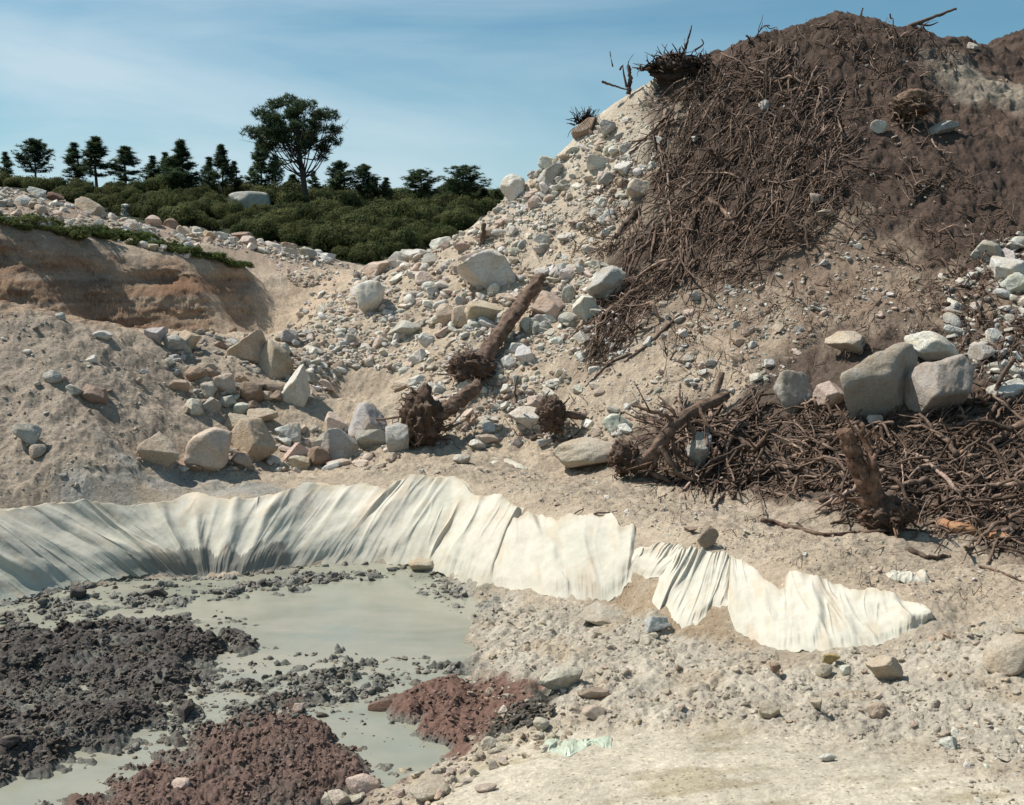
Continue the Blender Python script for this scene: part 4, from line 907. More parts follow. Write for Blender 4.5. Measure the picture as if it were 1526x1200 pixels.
sheet('cloth_scrap', [(1318,858,1322,864),(1345,856,1348,868),(1368,856,1372,872),(1386,862,1388,870)], 'crumpled scrap of white cloth on the stony ground right of the sheets', 80, 16, 75, .03, 0, ragt=2, ragb=2, fr=8, lift=.035)
o = sheet('plastic_scrap', [(808,1100,806,1112),(830,1104,824,1126),(860,1108,862,1122),(884,1106,890,1112),(912,1102,910,1118)], 'crumpled greenish plastic scrap lying on the near rim', 120, 30, 79, .03, 0, ragt=3, ragb=3, fr=9, lift=.02)
o.data.materials.clear(); o.data.materials.append(plain('green_plastic', (.42, .46, .36), .35, .5, 12, .12))
# ------------------------------------------------------------------ tubes: roots, branches, trunks
def tube(P_, R_, sides=6, tone=(1, 1, 1), bark=0., seed=0, cap=True):
    """one closed tapering tube through points"""
    P_ = np.asarray(P_, float); R_ = np.asarray(R_, float); k = len(P_)
    T = np.gradient(P_, axis=0); T /= np.linalg.norm(T, axis=1)[:, None]+1e-9
    ref = np.array([.31, .22, .92]); A1 = np.cross(T, ref); A1 /= np.linalg.norm(A1, axis=1)[:, None]+1e-9; A2 = np.cross(T, A1)
    a = np.linspace(0, 2*np.pi, sides, endpoint=False)
    rr = np.repeat(R_[:, None], sides, 1)
    if bark:
        q = (P_[:, None]+0*A1[:, None]*a[None, :, None]).reshape(-1, 3)*1.0; q = q+np.tile(np.stack([np.cos(a), np.sin(a), a*0], 1), (k, 1))*2.
        rr = rr*(1+bark*fbm3(q*2.2+seed, 3, seed % 5).reshape(k, sides)*2)*(1+bark*.7*noise2(np.repeat(np.cos(a)[None]*4+np.sin(a*2)*2+seed, k, 0), np.repeat(np.arange(k)[:, None]*.22, sides, 1), 4))
    V = P_[:, None]+rr[..., None]*(np.cos(a)[None, :, None]*A1[:, None]+np.sin(a)[None, :, None]*A2[:, None])
    V = V.reshape(-1, 3); i = np.arange(k*sides).reshape(k, sides); j = np.roll(i, -1, 1)
    F = np.stack([i[:-1], j[:-1], j[1:], i[1:]], -1).reshape(-1, 4)
    if cap:
        V = np.concatenate([V, P_[:1], P_[-1:]]); c0, c1 = len(V)-2, len(V)-1
        F = np.concatenate([F, np.stack([j[0], i[0], np.full(sides, c0), np.full(sides, c0)], -1), np.stack([i[-1], j[-1], np.full(sides, c1), np.full(sides, c1)], -1)])
    return V, F, np.tile(np.array(tone, float), (len(V), 1))
def tri_mesh(name, parts, mat, parent=None):
    VV, FF, CC, off = [], [], [], 0
    for v, f, c in parts:
        f = np.asarray(f)
        if f.shape[1] == 4:
            deg = f[:, 2] == f[:, 3]; g = np.concatenate([f[:, [0, 1, 2]], f[~deg][:, [0, 2, 3]]])
        else: g = f
        VV.append(v); FF.append(g+off); CC.append(c); off += len(v)
    return link(name, mesh_np(name, np.concatenate(VV), np.concatenate(FF), np.concatenate(CC)), mat, parent)
def smoothpath(P_, m):
    P_ = np.asarray(P_, float); t = np.linspace(0, len(P_)-1, m); i = np.clip(t.astype(int), 0, len(P_)-2); f = (t-i)[:, None]
    pm, p0, p1, pn = P_[np.clip(i-1, 0, None)], P_[i], P_[i+1], P_[np.clip(i+2, 0, len(P_)-1)]
    return .5*((2*p0)+(-pm+p1)*f+(2*pm-5*p0+4*p1-pn)*f**2+(-pm+3*p0-3*p1+pn)*f**3)
def at(px, py, D):
    u, s = ray(px, py); return np.array([float(u)*D, D, CAM_H+float(s)*D])
def ground_path(pix, m, wid, lift=.3, wob=1.5, seed=0, taper=.45, flat=False):
    """a wandering line laid on the ground; wid in photo pixels at its thick end"""
    r_ = np.random.default_rng(seed); q = smoothpath(np.array(pix, float), m)
    w = np.arange(m)
    q = q+np.stack([noise2(w*.45+seed*1.7, w*0+.5, 3), noise2(w*.45+seed*2.3, w*0+7.5, 5)], 1)*wob*2.2
    H_, _ = FT.hit(q[:, 0], q[:, 1]); D = np.median(H_[:, 1])
    R_ = wid/2/FPX*D*(1-(1-taper)*np.linspace(0, 1, m)**1.3)
    H_[:, 2] += R_*.5+lift*R_[0]*3*np.abs(noise2(w*.3+seed, w*0+seed*.7, 9))*2
    return H_, R_

# tangled roots: thousands of thin ones are stuff, the largest are things
RZ = [ # outline, count, length lo hi, width lo hi, heading mean & spread (degrees on the photo, 0 = right, 90 = down), words
 ([(985,130),(1080,85),(1200,110),(1260,200),(1240,330),(1120,420),(1000,430),(900,520),(875,505),(930,370),(975,290),(960,230)], 2000, 16, 104, 1.1, 5.6, 132, 30, 'root covered flank of the spoil heap', 80),
 ([(980,90),(1040,70),(1130,45),(1230,25),(1400,50),(1440,80),(1400,150),(1200,130),(1060,130),(985,125)], 420, 12, 50, 1.1, 4, 20, 60, 'crest of the dark spoil heap', 22),
 ([(1150,150),(1330,150),(1440,260),(1526,330),(1500,420),(1300,400),(1150,350)], 480, 12, 66, 1.1, 4.2, 15, 34, 'dark soil right of the flank', 28),
 ([(925,700),(960,640),(1080,600),(1180,600),(1340,620),(1600,560),(1740,560),(1740,850),(1600,850),(1440,800),(1300,780),(1180,745),(1040,735)], 2100, 16, 130, 1.6, 10.5, 165, 40, 'dark pile of roots at the foot of the heap', 90),
 ([(1420,380),(1526,330),(1600,420),(1600,600),(1440,560),(1400,460)], 300, 14, 60, 2, 6, 30, 60, 'rubble at the right edge', 20),
 ([(870,470),(960,400),(1020,410),(960,480),(900,560),(870,540)], 380, 16, 70, 1.5, 4.5, 140, 16, 'strand of roots reaching down the pale slope', 16),
 ([(1000,450),(1180,400),(1420,420),(1420,500),(1180,560),(1080,600),(980,560)], 420, 8, 40, 1.2, 3.2, 60, 70, 'brown soil between the two root masses', 8),
 ([(840,330),(950,230),(975,260),(930,370),(860,400)], 240, 10, 50, 1.2, 3.6, 140, 22, 'upper edge of the pale slope', 6),
 ([(700,600),(860,590),(940,640),(800,670),(640,670)], 90, 8, 34, 1.2, 3, 170, 50, 'foot of the slope by the stumps', 4),
 ([(640,430),(840,300),(860,500),(700,560)], 80, 8, 40, 1.1, 2.6, 130, 50, 'pale rubble slope', 0),
 ([(700,700),(1000,750),(1290,800),(1500,860),(1500,920),(1200,860),(900,770)], 60, 8, 34, 1.1, 2.4, 170, 40, 'sandy terrace', 0),
]
parts_ = []; K8 = 8
for zi, (poly, cnt, l0, l1, w0, w1, hd, hs, words, nth) in enumerate(RZ):
    q = inpoly(poly, int(cnt*1.5), r_); dens = fbm(q[:, 0]*.017, q[:, 1]*.026, 3, 60+zi); q = q[np.argsort(-(dens+r_.normal(size=len(q))*.17))][:cnt]; r_.shuffle(q)
    n_ = len(q); t = np.linspace(0, 1, K8)
    e = r_.random(n_)**2.1; ln = l0+(l1-l0)*e; wd = w0*.65+(w1*.95-w0)*(r_.random(n_)**5*.7+e*.35)
    order = np.argsort(-(ln*wd)); q, ln, wd = q[order], ln[order], wd[order]
    th = np.radians(hd+hs*r_.normal(size=n_)+60*noise2(q[:, 0]*.012, q[:, 1]*.012, 8)); cv = r_.normal(size=n_)*.6
    ang = th[:, None]+cv[:, None]*(t[None]-.5)+.26*noise2(t[None]*3+np.arange(n_)[:, None]*3.7, t[None]*0+zi, 6)
    st = ln[:, None]/(K8-1); dx = np.cumsum(np.cos(ang)*st, 1); dy = np.cumsum(np.sin(ang)*st*.9, 1)
    px = q[:, 0:1]+dx-dx.mean(1, keepdims=True); py = q[:, 1:2]+dy-dy.mean(1, keepdims=True)
    H_, ok = FT.hit(px.ravel(), py.ravel()); H_ = H_.reshape(n_, K8, 3); ok = ok.reshape(n_, K8).all(1)
    step = np.abs(np.diff(H_[..., 1], axis=1)).max(1); ok &= step < 1.2
    R0 = wd/2/FPX*H_[:, :, 1].mean(1); Rr = R0[:, None]*(1-.55*t[None])
    lift = .3*R0[:, None]+(noise2(t[None]*2.2+np.arange(n_)[:, None]*5.1, t[None]*0+3.3, 7)+.20)*(.05+.30*r_.random(n_)[:, None]**2)*(.4+.6*R0/R0.mean())[:, None]
    H_[..., 2] += lift*.9; H_[..., 1] -= lift*.5
    for k in np.where(ok)[0]:
        dry = r_.random()**3; g = .55+.6*r_.random()+1.9*dry; tone = np.array([g, g*(.97+.06*dry), g*(.92+.14*dry)])
        if nth > 0:
            nth -= 1
            P0 = smoothpath(H_[k], 16); P0 = P0+np.stack([noise2(np.arange(16)*.8+k, np.arange(16)*0+j, 2+j) for j in range(3)], 1)*R0[k]*1.2
            Rk = np.interp(np.linspace(0, 1, 16), t, Rr[k])*1.15
            pr = [tube(P0, Rk, 7, tone, .22, k)]
            for fk in range(2+int(r_.integers(2))):
                a0 = int(r_.integers(3, 12)); d_ = P0[min(a0+3, 15)]-P0[a0]; Ln = np.linalg.norm(d_)
                side = np.cross(d_/(Ln+1e-6), rot('x', -.6)@np.array([0, 0, 1.]))*(1 if r_.random() < .5 else -1)
                s_ = np.linspace(0, 1, 6)[:, None]*Ln*(1.1+r_.random()); Pf = P0[a0]+s_*(d_/(Ln+1e-6)*.8+side*.7)+np.cumsum(r_.normal(size=(6, 3))*Ln*.05, 0)*(s_ > 0)
                pr.append(tube(Pf, Rk[a0]*np.linspace(.65, .25, 6), 5, tone, .1, k))
            o = tri_mesh('root', pr, M_WOOD)
            tag(o, 'weathered root tangled over the '+words, 'root', 'loose roots over the '+words)
        else:
            parts_.append(tube(H_[k], Rr[k], 4, tone, cap=False))
o = tri_mesh('root_tangle', parts_, M_WOOD); tag(o, 'mat of thin brown roots and twigs covering the dark spoil heap', 'roots', kind='stuff')
del parts_

def branch(name, pix, wid, label, cat='branch', tone=(1, 1, 1), forks=(), m=18, seed=0, lift=.3, wob=1.2, mat=None, taper=.45, world=None, bark=.25, sides=9):
    if world is None: P_, R_ = ground_path(pix, m, wid, lift, wob, seed, taper)
    else:
        P_ = smoothpath(np.array([at(*p) for p in pix]), m); R_ = wid/2/FPX*P_[:, 1].mean()*(1-(1-taper)*np.linspace(0, 1, m))
        P_ = P_+np.stack([noise2(np.arange(m)*.6+seed, np.arange(m)*0+j, 2+j) for j in range(3)], 1)*R_[0]*.8
    pr = [tube(P_, R_, sides, tone, bark, seed)]
    for fx in forks:
        pf, wf = fx
        if world is None: a, b = ground_path(pf, 8, wf, lift*1.5, wob, seed+5, .3)
        else: a = smoothpath(np.array([at(*p) for p in pf]), 8); b = wf/2/FPX*a[:, 1].mean()*np.linspace(1, .3, 8)
        pr.append(tube(a, b, 6, tone, .15, seed+1))
    return tag(tri_mesh(name, pr, mat or M_WOOD), label, cat)
LT = (2.0, 1.9, 1.75); MDT = (1.3, 1.25, 1.2); M_RAW = wood_mat('split_wood', (.30, .13, .06, 1), (.50, .30, .17, 1), False)
branch('branch', [(1132,776),(1180,788),(1235,798),(1300,792),(1395,793)], 7, 'long thin bent branch lying on the sand before the dark root pile', seed=3, tone=MDT)
branch('branch', [(1356,822),(1382,832),(1416,831)], 9, 'short dark branch on the sand right of the long bent one', seed=4)
branch('branch', [(1458,845),(1490,853),(1524,868)], 5, 'thin dry twig on the stony ground at the right edge', seed=5, tone=MDT)
branch('branch', [(842,782),(872,772),(915,766)], 4, 'thin dry forked branch lying across the top of the middle sheet', seed=6, lift=1., forks=[([(850,775),(865,764),(868,758)], 2.5), ([(880,770),(900,772),(908,762)], 2.)])
branch('branch', [(1058,298),(1078,318),(1104,346)], 8, 'pale broken branch meeting another in a V on the root covered flank', seed=7, tone=LT)
branch('branch', [(1130,322),(1118,338),(1106,352)], 8, 'short arm of the V of pale branches on the root covered flank', seed=8, tone=MDT)
branch('branch', [(1545,632),(1500,652),(1442,690)], 16, 'thick grey branch in the dark root pile reaching the right edge', seed=9, tone=LT)
branch('branch', [(1545,738),(1490,758),(1420,790)], 10, 'grey branch low in the dark root pile near the right edge', seed=10, tone=LT)
branch('branch', [(1180,686),(1215,674),(1250,664)], 7, 'pale straight branch pointing at the standing dead stump', seed=11, tone=LT)
branch('branch', [(1150,740),(1185,712),(1212,698)], 5, 'thin pale branch slanting up in the root pile below the straight one', seed=12, tone=MDT)
branch('branch', [(1225,752),(1250,735),(1268,712)], 14, 'thick dark root curving into the foot of the standing stump', cat='root', seed=13)
branch('branch', [(1015,470),(960,520),(872,492)][:2]+[(930,540)], 6, 'dark branch running down beside the strand of roots', seed=14)
branch('branch', [(1000,400),(950,440),(905,470),(876,492)], 13, 'thick dark branch along the lower edge of the strand of roots', seed=15, tone=MDT)
branch('branch', [(940,530),(905,545),(862,588)], 4, 'thin branch trailing from the strand of roots onto sand', seed=16)
branch('branch', [(952,318),(930,340),(918,356)], 12, 'thick brown branch on the edge between pale slope and roots', seed=17)
branch('branch', [(790,655),(830,660),(880,655)], 5, 'dark crooked branch lying on the terrace left of the root crown', seed=18, lift=1., forks=[([(800,655),(795,645),(790,640)], 3), ([(840,660),(860,648),(872,640)], 3)])
branch('branch', [(1425,690),(1445,655),(1400,668)][:2], 8, 'reddish branch piece lying above the root pile', seed=19, mat=M_RAW)
o = branch('log', [(1400,786),(1450,796),(1506,806)], 15, 'splintered orange log at the lower edge of the dark root pile', 'log', seed=20, mat=M_RAW, taper=.8, bark=.5, wob=.5)
branch('branch', [(714,382,23.),(718,360,22.9),(722,334,22.8)], 9, 'short brown branch stuck upright among stones near the skyline', seed=21, world=1, taper=.7)
branch('branch', [(897,122,23.6),(915,128,23.6),(936,134,23.6)], 4, 'thin branch jutting left over the skyline above the pale slope', seed=22, world=1)
branch('branch', [(936,140,23.5),(939,118,23.5),(937,99,23.5)], 8, 'dark broken stub standing on the skyline beside the jutting branch', seed=23, world=1, forks=[([(934,130,23.5),(930,112,23.5),(928,98,23.5)], 4)], taper=.6)
branch('branch', [(1018,80,23.2),(1025,60,23.2),(1031,38,23.2)], 4, 'thin stick rising from the root clump on the skyline', seed=24, world=1, forks=[([(1035,75,23),(1048,66,23),(1045,58,23)], 3.5)])
branch('branch', [(1340,46,23.4),(1368,34,23.4),(1396,24,23.4),(1425,13,23.4)], 7, 'long branch jutting up to the right from the crest of the heap', seed=25, world=1, tone=MDT, forks=[([(1370,36,23.4),(1385,38,23.4),(1398,33,23.4)], 4)])
branch('branch', [(1276,36,23.5),(1282,24,23.5),(1286,12,23.5)], 5, 'short dark stick standing on the crest of the heap', seed=26, world=1, forks=[([(1280,30,23.5),(1268,22,23.5),(1262,17,23.5)], 3)])

# ------------------------------------------------------------------ uprooted stumps
def stump(name, label, cat, trunk, ball, roots, seed, twid, ttaper=.8, bsize=(40, 40), fibres=90, tone=(1, 1, 1)):
    """trunk: (px, py, dist) list; ball: (px, py, dist); roots: lists of (px, py, dist), w"""
    r_ = np.random.default_rng(seed); base = at(*ball); e_ = empty(name, base)
    def loc(o): o.matrix_parent_inverse.identity(); return o
    k = base[1]/FPX
    if trunk:
        P_ = smoothpath(np.array([at(*p) for p in trunk]), 60)-base; R_ = twid/2*k*np.linspace(1, ttaper, 60)*(1+.06*noise2(np.arange(60)*.16+seed, np.arange(60)*0, 9)*2)
        P_ += np.stack([noise2(np.arange(60)*.13+seed, np.arange(60)*0+j, 2+j) for j in range(3)], 1)*R_[0]*.35
        R_[-1] *= .7
        link_o = tri_mesh('trunk', [tube(P_, R_, 24, tone, .20, seed)], M_WOOD, e_)
    bl = None
    if bsize:
        v, f = rock_shape(seed, 4, 14, 8., .05, .5); v = v*(1+.5*fbm3(v*2.2+seed, 4, 3)+.18*fbm3(v*7+seed, 3, 5))[:, None]
        v = v*np.array([bsize[0]/2*k, (bsize[0]+bsize[1])/4*k, bsize[1]/2*k])*1.3
        bl = link('root_ball', mesh_np('root_ball', v, f, np.tile(np.array([.125, .083, .062]), (len(v), 1))), M_CLAY, e_)
        pr = []
        for i in range(fibres):
            d_ = r_.normal(size=3); d_ /= np.linalg.norm(d_); p0 = d_*np.array([bsize[0], (bsize[0]+bsize[1])/2, bsize[1]])/2*k*.95
            s_ = np.linspace(0, 1, 6)[:, None]*(bsize[0]*k*(.15+.35*r_.random()**2)); dr = d_*.18+r_.normal(size=3)*.5; dr[2] -= .55
            pr.append(tube(p0+s_*dr+np.cumsum(r_.normal(size=(6, 3))*.035, 0), np.linspace(.010, .004, 6)*(1+r_.random()), 4, tone, cap=False))
        tri_mesh('root_fibres', pr, M_WOOD, bl)
    for i, (rp, w) in enumerate(roots):
        P_ = smoothpath(np.array([at(*p) for p in rp]), 14)-base; R_ = w/2*k*np.linspace(1, .35, 14)
        P_ += np.stack([noise2(np.arange(14)*.7+seed+i*3, np.arange(14)*0+j, 2+j) for j in range(3)], 1)*w*k*.5
        pr = [tube(P_, R_, 9, tone, .25, seed+i)]
        for _f in range(2):
            a0 = int(r_.integers(4, 11)); dd = (P_[min(a0+2, 13)]-P_[a0]); s_ = np.linspace(0, 1, 6)[:, None]*(2.+r_.random()*2)
            pr.append(tube(P_[a0]+s_*(dd+r_.normal(size=3)*np.linalg.norm(dd)*.6), R_[a0]*np.linspace(.6, .2, 6), 5, tone))
        tri_mesh('root', pr, M_WOOD, e_)
    return tag(e_, label, cat)
M_CLAY = rock_mat('root_soil', False)
def gd(px, py, up=0.):
    h, _ = FT.hit([px], [py]); return float(h[0, 1])-up
d1 = gd(712, 548, .45)
stump('fallen_log', 'long fallen log with soil clinging to its root end, lying down the pale slope', 'log',
      [(716,542,d1),(735,512,gd(735,520,.25)),(768,465,gd(768,480,.25)),(806,412,gd(806,420,.2))], (702,548,d1),
      [([(702,548,d1),(685,552,d1-.1),(678,566,d1)], 7), ([(705,550,d1),(712,568,d1-.1),(700,580,d1)], 6), ([(700,545,d1),(690,535,d1-.2),(682,530,d1)], 5), ([(710,548,d1),(722,556,d1),(735,562,d1)], 6)], 31, 27, .72, (50, 36), 120, MDT)
d2 = gd(628, 645, .4)
stump('broken_stump', 'broken stump with ragged soil ball and short trunk pointing up right', 'stump',
      [(636,632,d2),(665,612,d2+.1),(690,592,d2+.3),(714,574,d2+.6)], (628,622,d2),
      [([(628,620,d2),(610,618,d2),(570,625,d2+.3),(545,622,d2+.4)], 5), ([(628,610,d2),(630,592,d2-.1),(612,578,d2)], 7), ([(640,635,d2),(665,640,d2-.1),(690,628,d2)], 8), ([(622,640,d2),(612,655,d2),(618,668,d2)], 6), ([(640,630,d2-.1),(650,650,d2-.2),(672,655,d2-.1)], 6)], 32, 26, .75, (44, 72), 170, MDT)
d3 = gd(825, 640, .3)
stump('small_stump', 'small dark stump beside the white boulder at the slope foot', 'stump',
      [(826,616,d3),(845,618,d3),(872,622,d3+.1)], (822,618,d3), [([(830,612,d3),(842,600,d3),(850,592,d3)], 4), ([(820,610,d3),(812,605,d3),(808,596,d3)], 3), ([(770,600,d3+.4),(768,580,d3+.3),(772,560,d3+.2)], 4)], 33, 12, .8, (30, 40), 70)
d4 = gd(950, 700, .3)
stump('uprooted_stump', 'large uprooted root crown with thick spreading roots at the left end of the dark pile', 'stump',
      [(925,692,d4),(962,686,d4-.1),(988,655,d4-.15),(1008,630,d4),(1045,606,d4+.3),(1085,590,d4+.6)], (930,682,d4),
      [([(985,660,d4-.1),(975,690,d4-.2),(960,712,d4-.2)], 9), ([(992,655,d4-.1),(1000,690,d4-.1),(1025,715,d4-.1)], 9), ([(1000,645,d4),(1012,680,d4),(1050,705,d4)], 8),
       ([(1008,632,d4),(990,618,d4-.1),(965,612,d4-.1),(940,602,d4)], 8), ([(1010,630,d4),(1000,608,d4),(980,590,d4+.2)], 6), ([(1020,620,d4+.1),(1035,650,d4),(1030,690,d4)], 8),
       ([(985,665,d4-.2),(1010,705,d4-.3),(1060,722,d4-.3)], 10), ([(1040,606,d4+.2),(1060,640,d4),(1090,660,d4)], 7), ([(950,690,d4),(985,712,d4-.2),(1020,728,d4-.2),(1060,732,d4-.3)], 10)], 34, 22, .65, (34, 40), 90, MDT)
d5 = gd(1305, 785, .25)
stump('dead_stump', 'standing dead stump with two jagged prongs and flared foot before the root pile', 'stump',
      [(1312,782,d5),(1302,745,d5),(1284,705,d5),(1268,672,d5),(1260,640,d5)], (1322,766,d5),
      [([(1296,735,d5-.05),(1302,700,d5-.1),(1292,665,d5),(1282,632,d5)], 17), ([(1286,706,d5),(1300,690,d5-.1),(1312,655,d5),(1300,642,d5)], 10), ([(1305,770,d5),(1330,762,d5-.1),(1352,775,d5-.1)], 14),
       ([(1300,765,d5),(1270,745,d5),(1240,752,d5-.1)], 10), ([(1312,770,d5-.1),(1330,782,d5-.2),(1340,800,d5-.3)], 11), ([(1300,760,d5),(1285,768,d5-.1),(1280,780,d5-.1)], 12)], 35, 34, .62, (56, 44), 70, (1.45, 1.25, 1.12))
d6 = gd(1360, 165, .4)
stump('upturned_stump', 'upturned stump with pale split top stuck in the dark upper slope', 'stump',
      [(1340,150,d6),(1362,140,d6-.1),(1385,146,d6)], (1358,158,d6),
      [([(1350,165,d6),(1345,185,d6-.1),(1352,205,d6-.2)], 5), ([(1370,165,d6),(1378,185,d6-.1),(1388,208,d6-.2)], 5), ([(1360,165,d6),(1362,180,d6-.2),(1358,200,d6-.2)], 5), ([(1385,146,d6),(1405,143,d6),(1424,146,d6)], 3), ([(1345,155,d6),(1332,165,d6),(1330,180,d6)], 5)], 36, 16, .8, (44, 22), 80, LT)
# clump of roots on the skyline
d7 = 23.1; e_ = empty('root_clump', at(1015, 95, d7)); b0 = at(1015, 95, d7); pr = []
for i in range(420):
    x0 = 1016+r_.normal()*32; y0 = 106-abs(r_.normal())*14*max(.1, 1-abs(x0-1016)/50); th_ = r_.uniform(-3.1, 0.); Ln = 6+26*r_.random()**2.4; dd = d7+r_.normal()*.25
    w_ = np.linspace(0, 1, 7); ca = th_+r_.normal()*1.2*w_; xs = x0+np.cumsum(np.cos(ca))*Ln/7; ys = y0+np.cumsum(np.sin(ca))*Ln/7
    P_ = np.array([at(a, b, dd+.3*c*r_.normal()) for a, b, c in zip(xs, ys, w_)])-b0; g = .6+.7*r_.random()
    pr.append(tube(P_, np.linspace(1, .4, 7)*(.010+.022*r_.random()**2), 4, (g, g, g), cap=False))
tri_mesh('root_fibres', pr, M_WOOD, e_)
v, f = rock_shape(77, 4, 14, 8., .05, .5); v = v*(1+.5*fbm3(v*2.2, 4, 3))[:, None]*np.array([.6, .5, .34]); v[:, 2] -= .2
link('root_ball', mesh_np('root_ball', v, f, np.tile(np.array([.07, .05, .042]), (len(v), 1))), M_CLAY, e_)
tag(e_, 'dense clump of torn roots bristling on the skyline where pale slope meets dark soil', 'roots')
b0 = at(866, 192, 24.3); pr = []
for i in range(150):
    th_ = -1.2+r_.normal()*.8; Ln = 10+22*r_.random(); w_ = np.linspace(0, 1, 6); ca = th_+r_.normal()*.9*w_; x0 = 870+r_.normal()*5
    xs = x0+np.cumsum(np.cos(ca))*Ln/6; ys = 188+np.cumsum(np.sin(ca))*Ln/6
    P_ = np.array([at(a, b, 24.3+.4*c*r_.normal()) for a, b, c in zip(xs, ys, w_)])-b0
    pr.append(tube(P_, np.linspace(1, .5, 6)*.012, 4, (.7, .7, .7), cap=False))
o = tri_mesh('dry_bush', pr, M_WOOD); o.location = b0; tag(o, 'small dry leafless bush on the skyline left of the long brown boulder', 'bush')

# ------------------------------------------------------------------ pines
def tufts(P_, n, L0, wd, up, r_, tone):
    """n thin needle blades around each point"""
    m = len(P_)*n; c = np.repeat(P_, n, 0); d_ = r_.normal(size=(m, 3)); d_[:, 2] = d_[:, 2]*.75+up; d_ /= np.linalg.norm(d_, axis=1)[:, None]
    s_ = np.cross(d_, r_.normal(size=(m, 3))); s_ /= np.linalg.norm(s_, axis=1)[:, None]+1e-9; Ls = L0*(.6+.6*r_.random(m))[:, None]
    a = c+d_*Ls*.05-s_*wd/2; b = c+d_*Ls*.05+s_*wd/2; e = c+d_*Ls
    V = np.stack([a, b, e+s_*wd*.15], 1).reshape(-1, 3); F = np.arange(m*3).reshape(-1, 3)
    t_ = np.repeat((tone*(1+.22*r_.normal(size=len(P_))))[:, None], n*3, 0).reshape(-1, 1) if np.ndim(tone) else np.repeat(tone*(1+.22*r_.normal(size=len(P_))), n*3)[:, None]
    return V, F, np.clip(np.repeat(t_, 3, 1), .3, 2.)
def pine_mesh(seed, rad=2.2, low=.25, power=.75, whorls=13, droop=0., dense=1.):
    r_ = np.random.default_rng(seed); H = 10.; tr = [tube(smoothpath(np.array([[0,0,-.6],[r_.normal()*.12,r_.normal()*.12,5],[r_.normal()*.1,r_.normal()*.1,H]]), 14), np.linspace(.16, .03, 14), 7)]; tp = []
    for i in range(whorls):
        t = i/(whorls-1); z = H*(low+(1-low)*t**.9)-.1; rr = rad*max(.05, (1-t)**power)*(.45+.55*min(1, t*4+.35))
        for j in range(5+int(r_.integers(3))):
            if r_.random() < .16: continue
            a = r_.uniform(0, 6.28); L_ = rr*(.55+.6*r_.random()); s_ = np.linspace(0, 1, 6)
            P_ = np.stack([np.cos(a)*L_*s_, np.sin(a)*L_*s_, z+L_*(.10*s_+.62*s_**2-droop*s_)+.15*r_.normal()*s_], 1); tr.append(tube(P_, np.linspace(.045, .012, 6), 4, cap=False))
            nt = max(2, int((4+L_*5)*dense)); sp = .25+.65*r_.random(nt); q = np.stack([np.interp(sp, s_, P_[:, c]) for c in range(3)], 1)+r_.normal(size=(nt, 3))*[.17, .17, .17]*(.5+L_*.35); tp.append(q)
    tp.append(np.array([[0, 0, H-.1], [0.05, 0, H-.35], [0, .08, H-.6]]))
    q = np.concatenate(tp); return tr, tufts(q, 17, .50, .085, .3, r_, 1.)
def mk(name, parts, mat):
    VV, FF, CC, off = [], [], [], 0
    for v, f, c in parts:
        f = np.asarray(f)
        if f.shape[1] == 4: deg = f[:, 2] == f[:, 3]; f = np.concatenate([f[:, [0, 1, 2]], f[~deg][:, [0, 2, 3]]])
        VV.append(v); FF.append(f+off); CC.append(c); off += len(v)
    me = mesh_np(name, np.concatenate(VV), np.concatenate(FF), np.concatenate(CC)); me.materials.append(mat); return me
PV = []
for sd, kw in [(1, {}), (2, dict(rad=2.7, power=.55, low=.3)), (3, dict(rad=1.8, low=.2)), (4, dict(rad=3.2, power=.5, low=.35, whorls=11)), (5, dict(rad=2.4, low=.05, whorls=17, dense=1.7, power=.8)), (6, dict(rad=2.9, power=.4, low=.38, whorls=10, dense=.8))]:
    tr, cr_ = pine_mesh(sd, **kw); PV.append((mk('trunk', tr, M_BARK), mk('crown', [cr_], M_PINE)))
PX = [(10,228,280,24,2,105,'leftmost slim pine cut by the left edge of the photo'),(53,210,282,48,3,108,'broad rounded pine with a bare trunk, near the left edge'),(113,215,283,36,2,112,'slim conical pine just right of the broad rounded one at left'),
 (145,206,290,46,0,110,'tall conical pine, tallest of the group of three on the left'),(188,220,292,44,0,114,'pine with an arm reaching right, last of the group of three on the left'),(229,234,292,28,2,118,'short pine left of the dense dark pine'),(248,229,292,26,2,120,'narrow pine touching the dense dark pine on its left'),
 (272,213,318,50,4,96,'dense dark pine bushy down to the ground'),(313,236,288,28,2,112,'small pine, left one of the pair right of the dense pine'),(332,218,292,32,0,110,'taller pine of the pair right of the dense pine'),(350,242,290,24,2,116,'thin pine at the right side of the taller pine of the pair'),
 (391,206,290,34,0,118,'slim pine partly behind the left side of the big umbrella pine'),(376,252,292,22,2,120,'low pine at the foot of the slim pine left of the big one'),(411,232,290,22,1,118,'thin pine directly left of the big pine trunk'),(437,262,300,34,4,108,'low dark bushy pine left of the big trunk'),
 (468,256,297,20,2,118,'small sparse pine just right of the big pine trunk'),(507,241,308,38,1,112,'pine with two stems, first after the gap right of the big pine'),(543,246,312,36,1,112,'rounded pine, second after the gap right of the big pine'),(560,270,318,22,2,114,'short dark pine between two rounded ones'),(576,266,314,24,2,112,'scraggy narrow pine in the middle of the hill'),
 (628,255,330,50,3,106,'broad pine with open layered branches right of the middle of the hill'),(650,282,326,26,2,110,'low pine behind the broad open one'),(692,249,338,58,5,104,'broadest round topped pine near the rubble slope'),(722,285,335,32,4,104,'dark low pine right of the broadest one'),(740,286,325,24,4,108,'small dark pine touching the skyline of the rubble slope')]
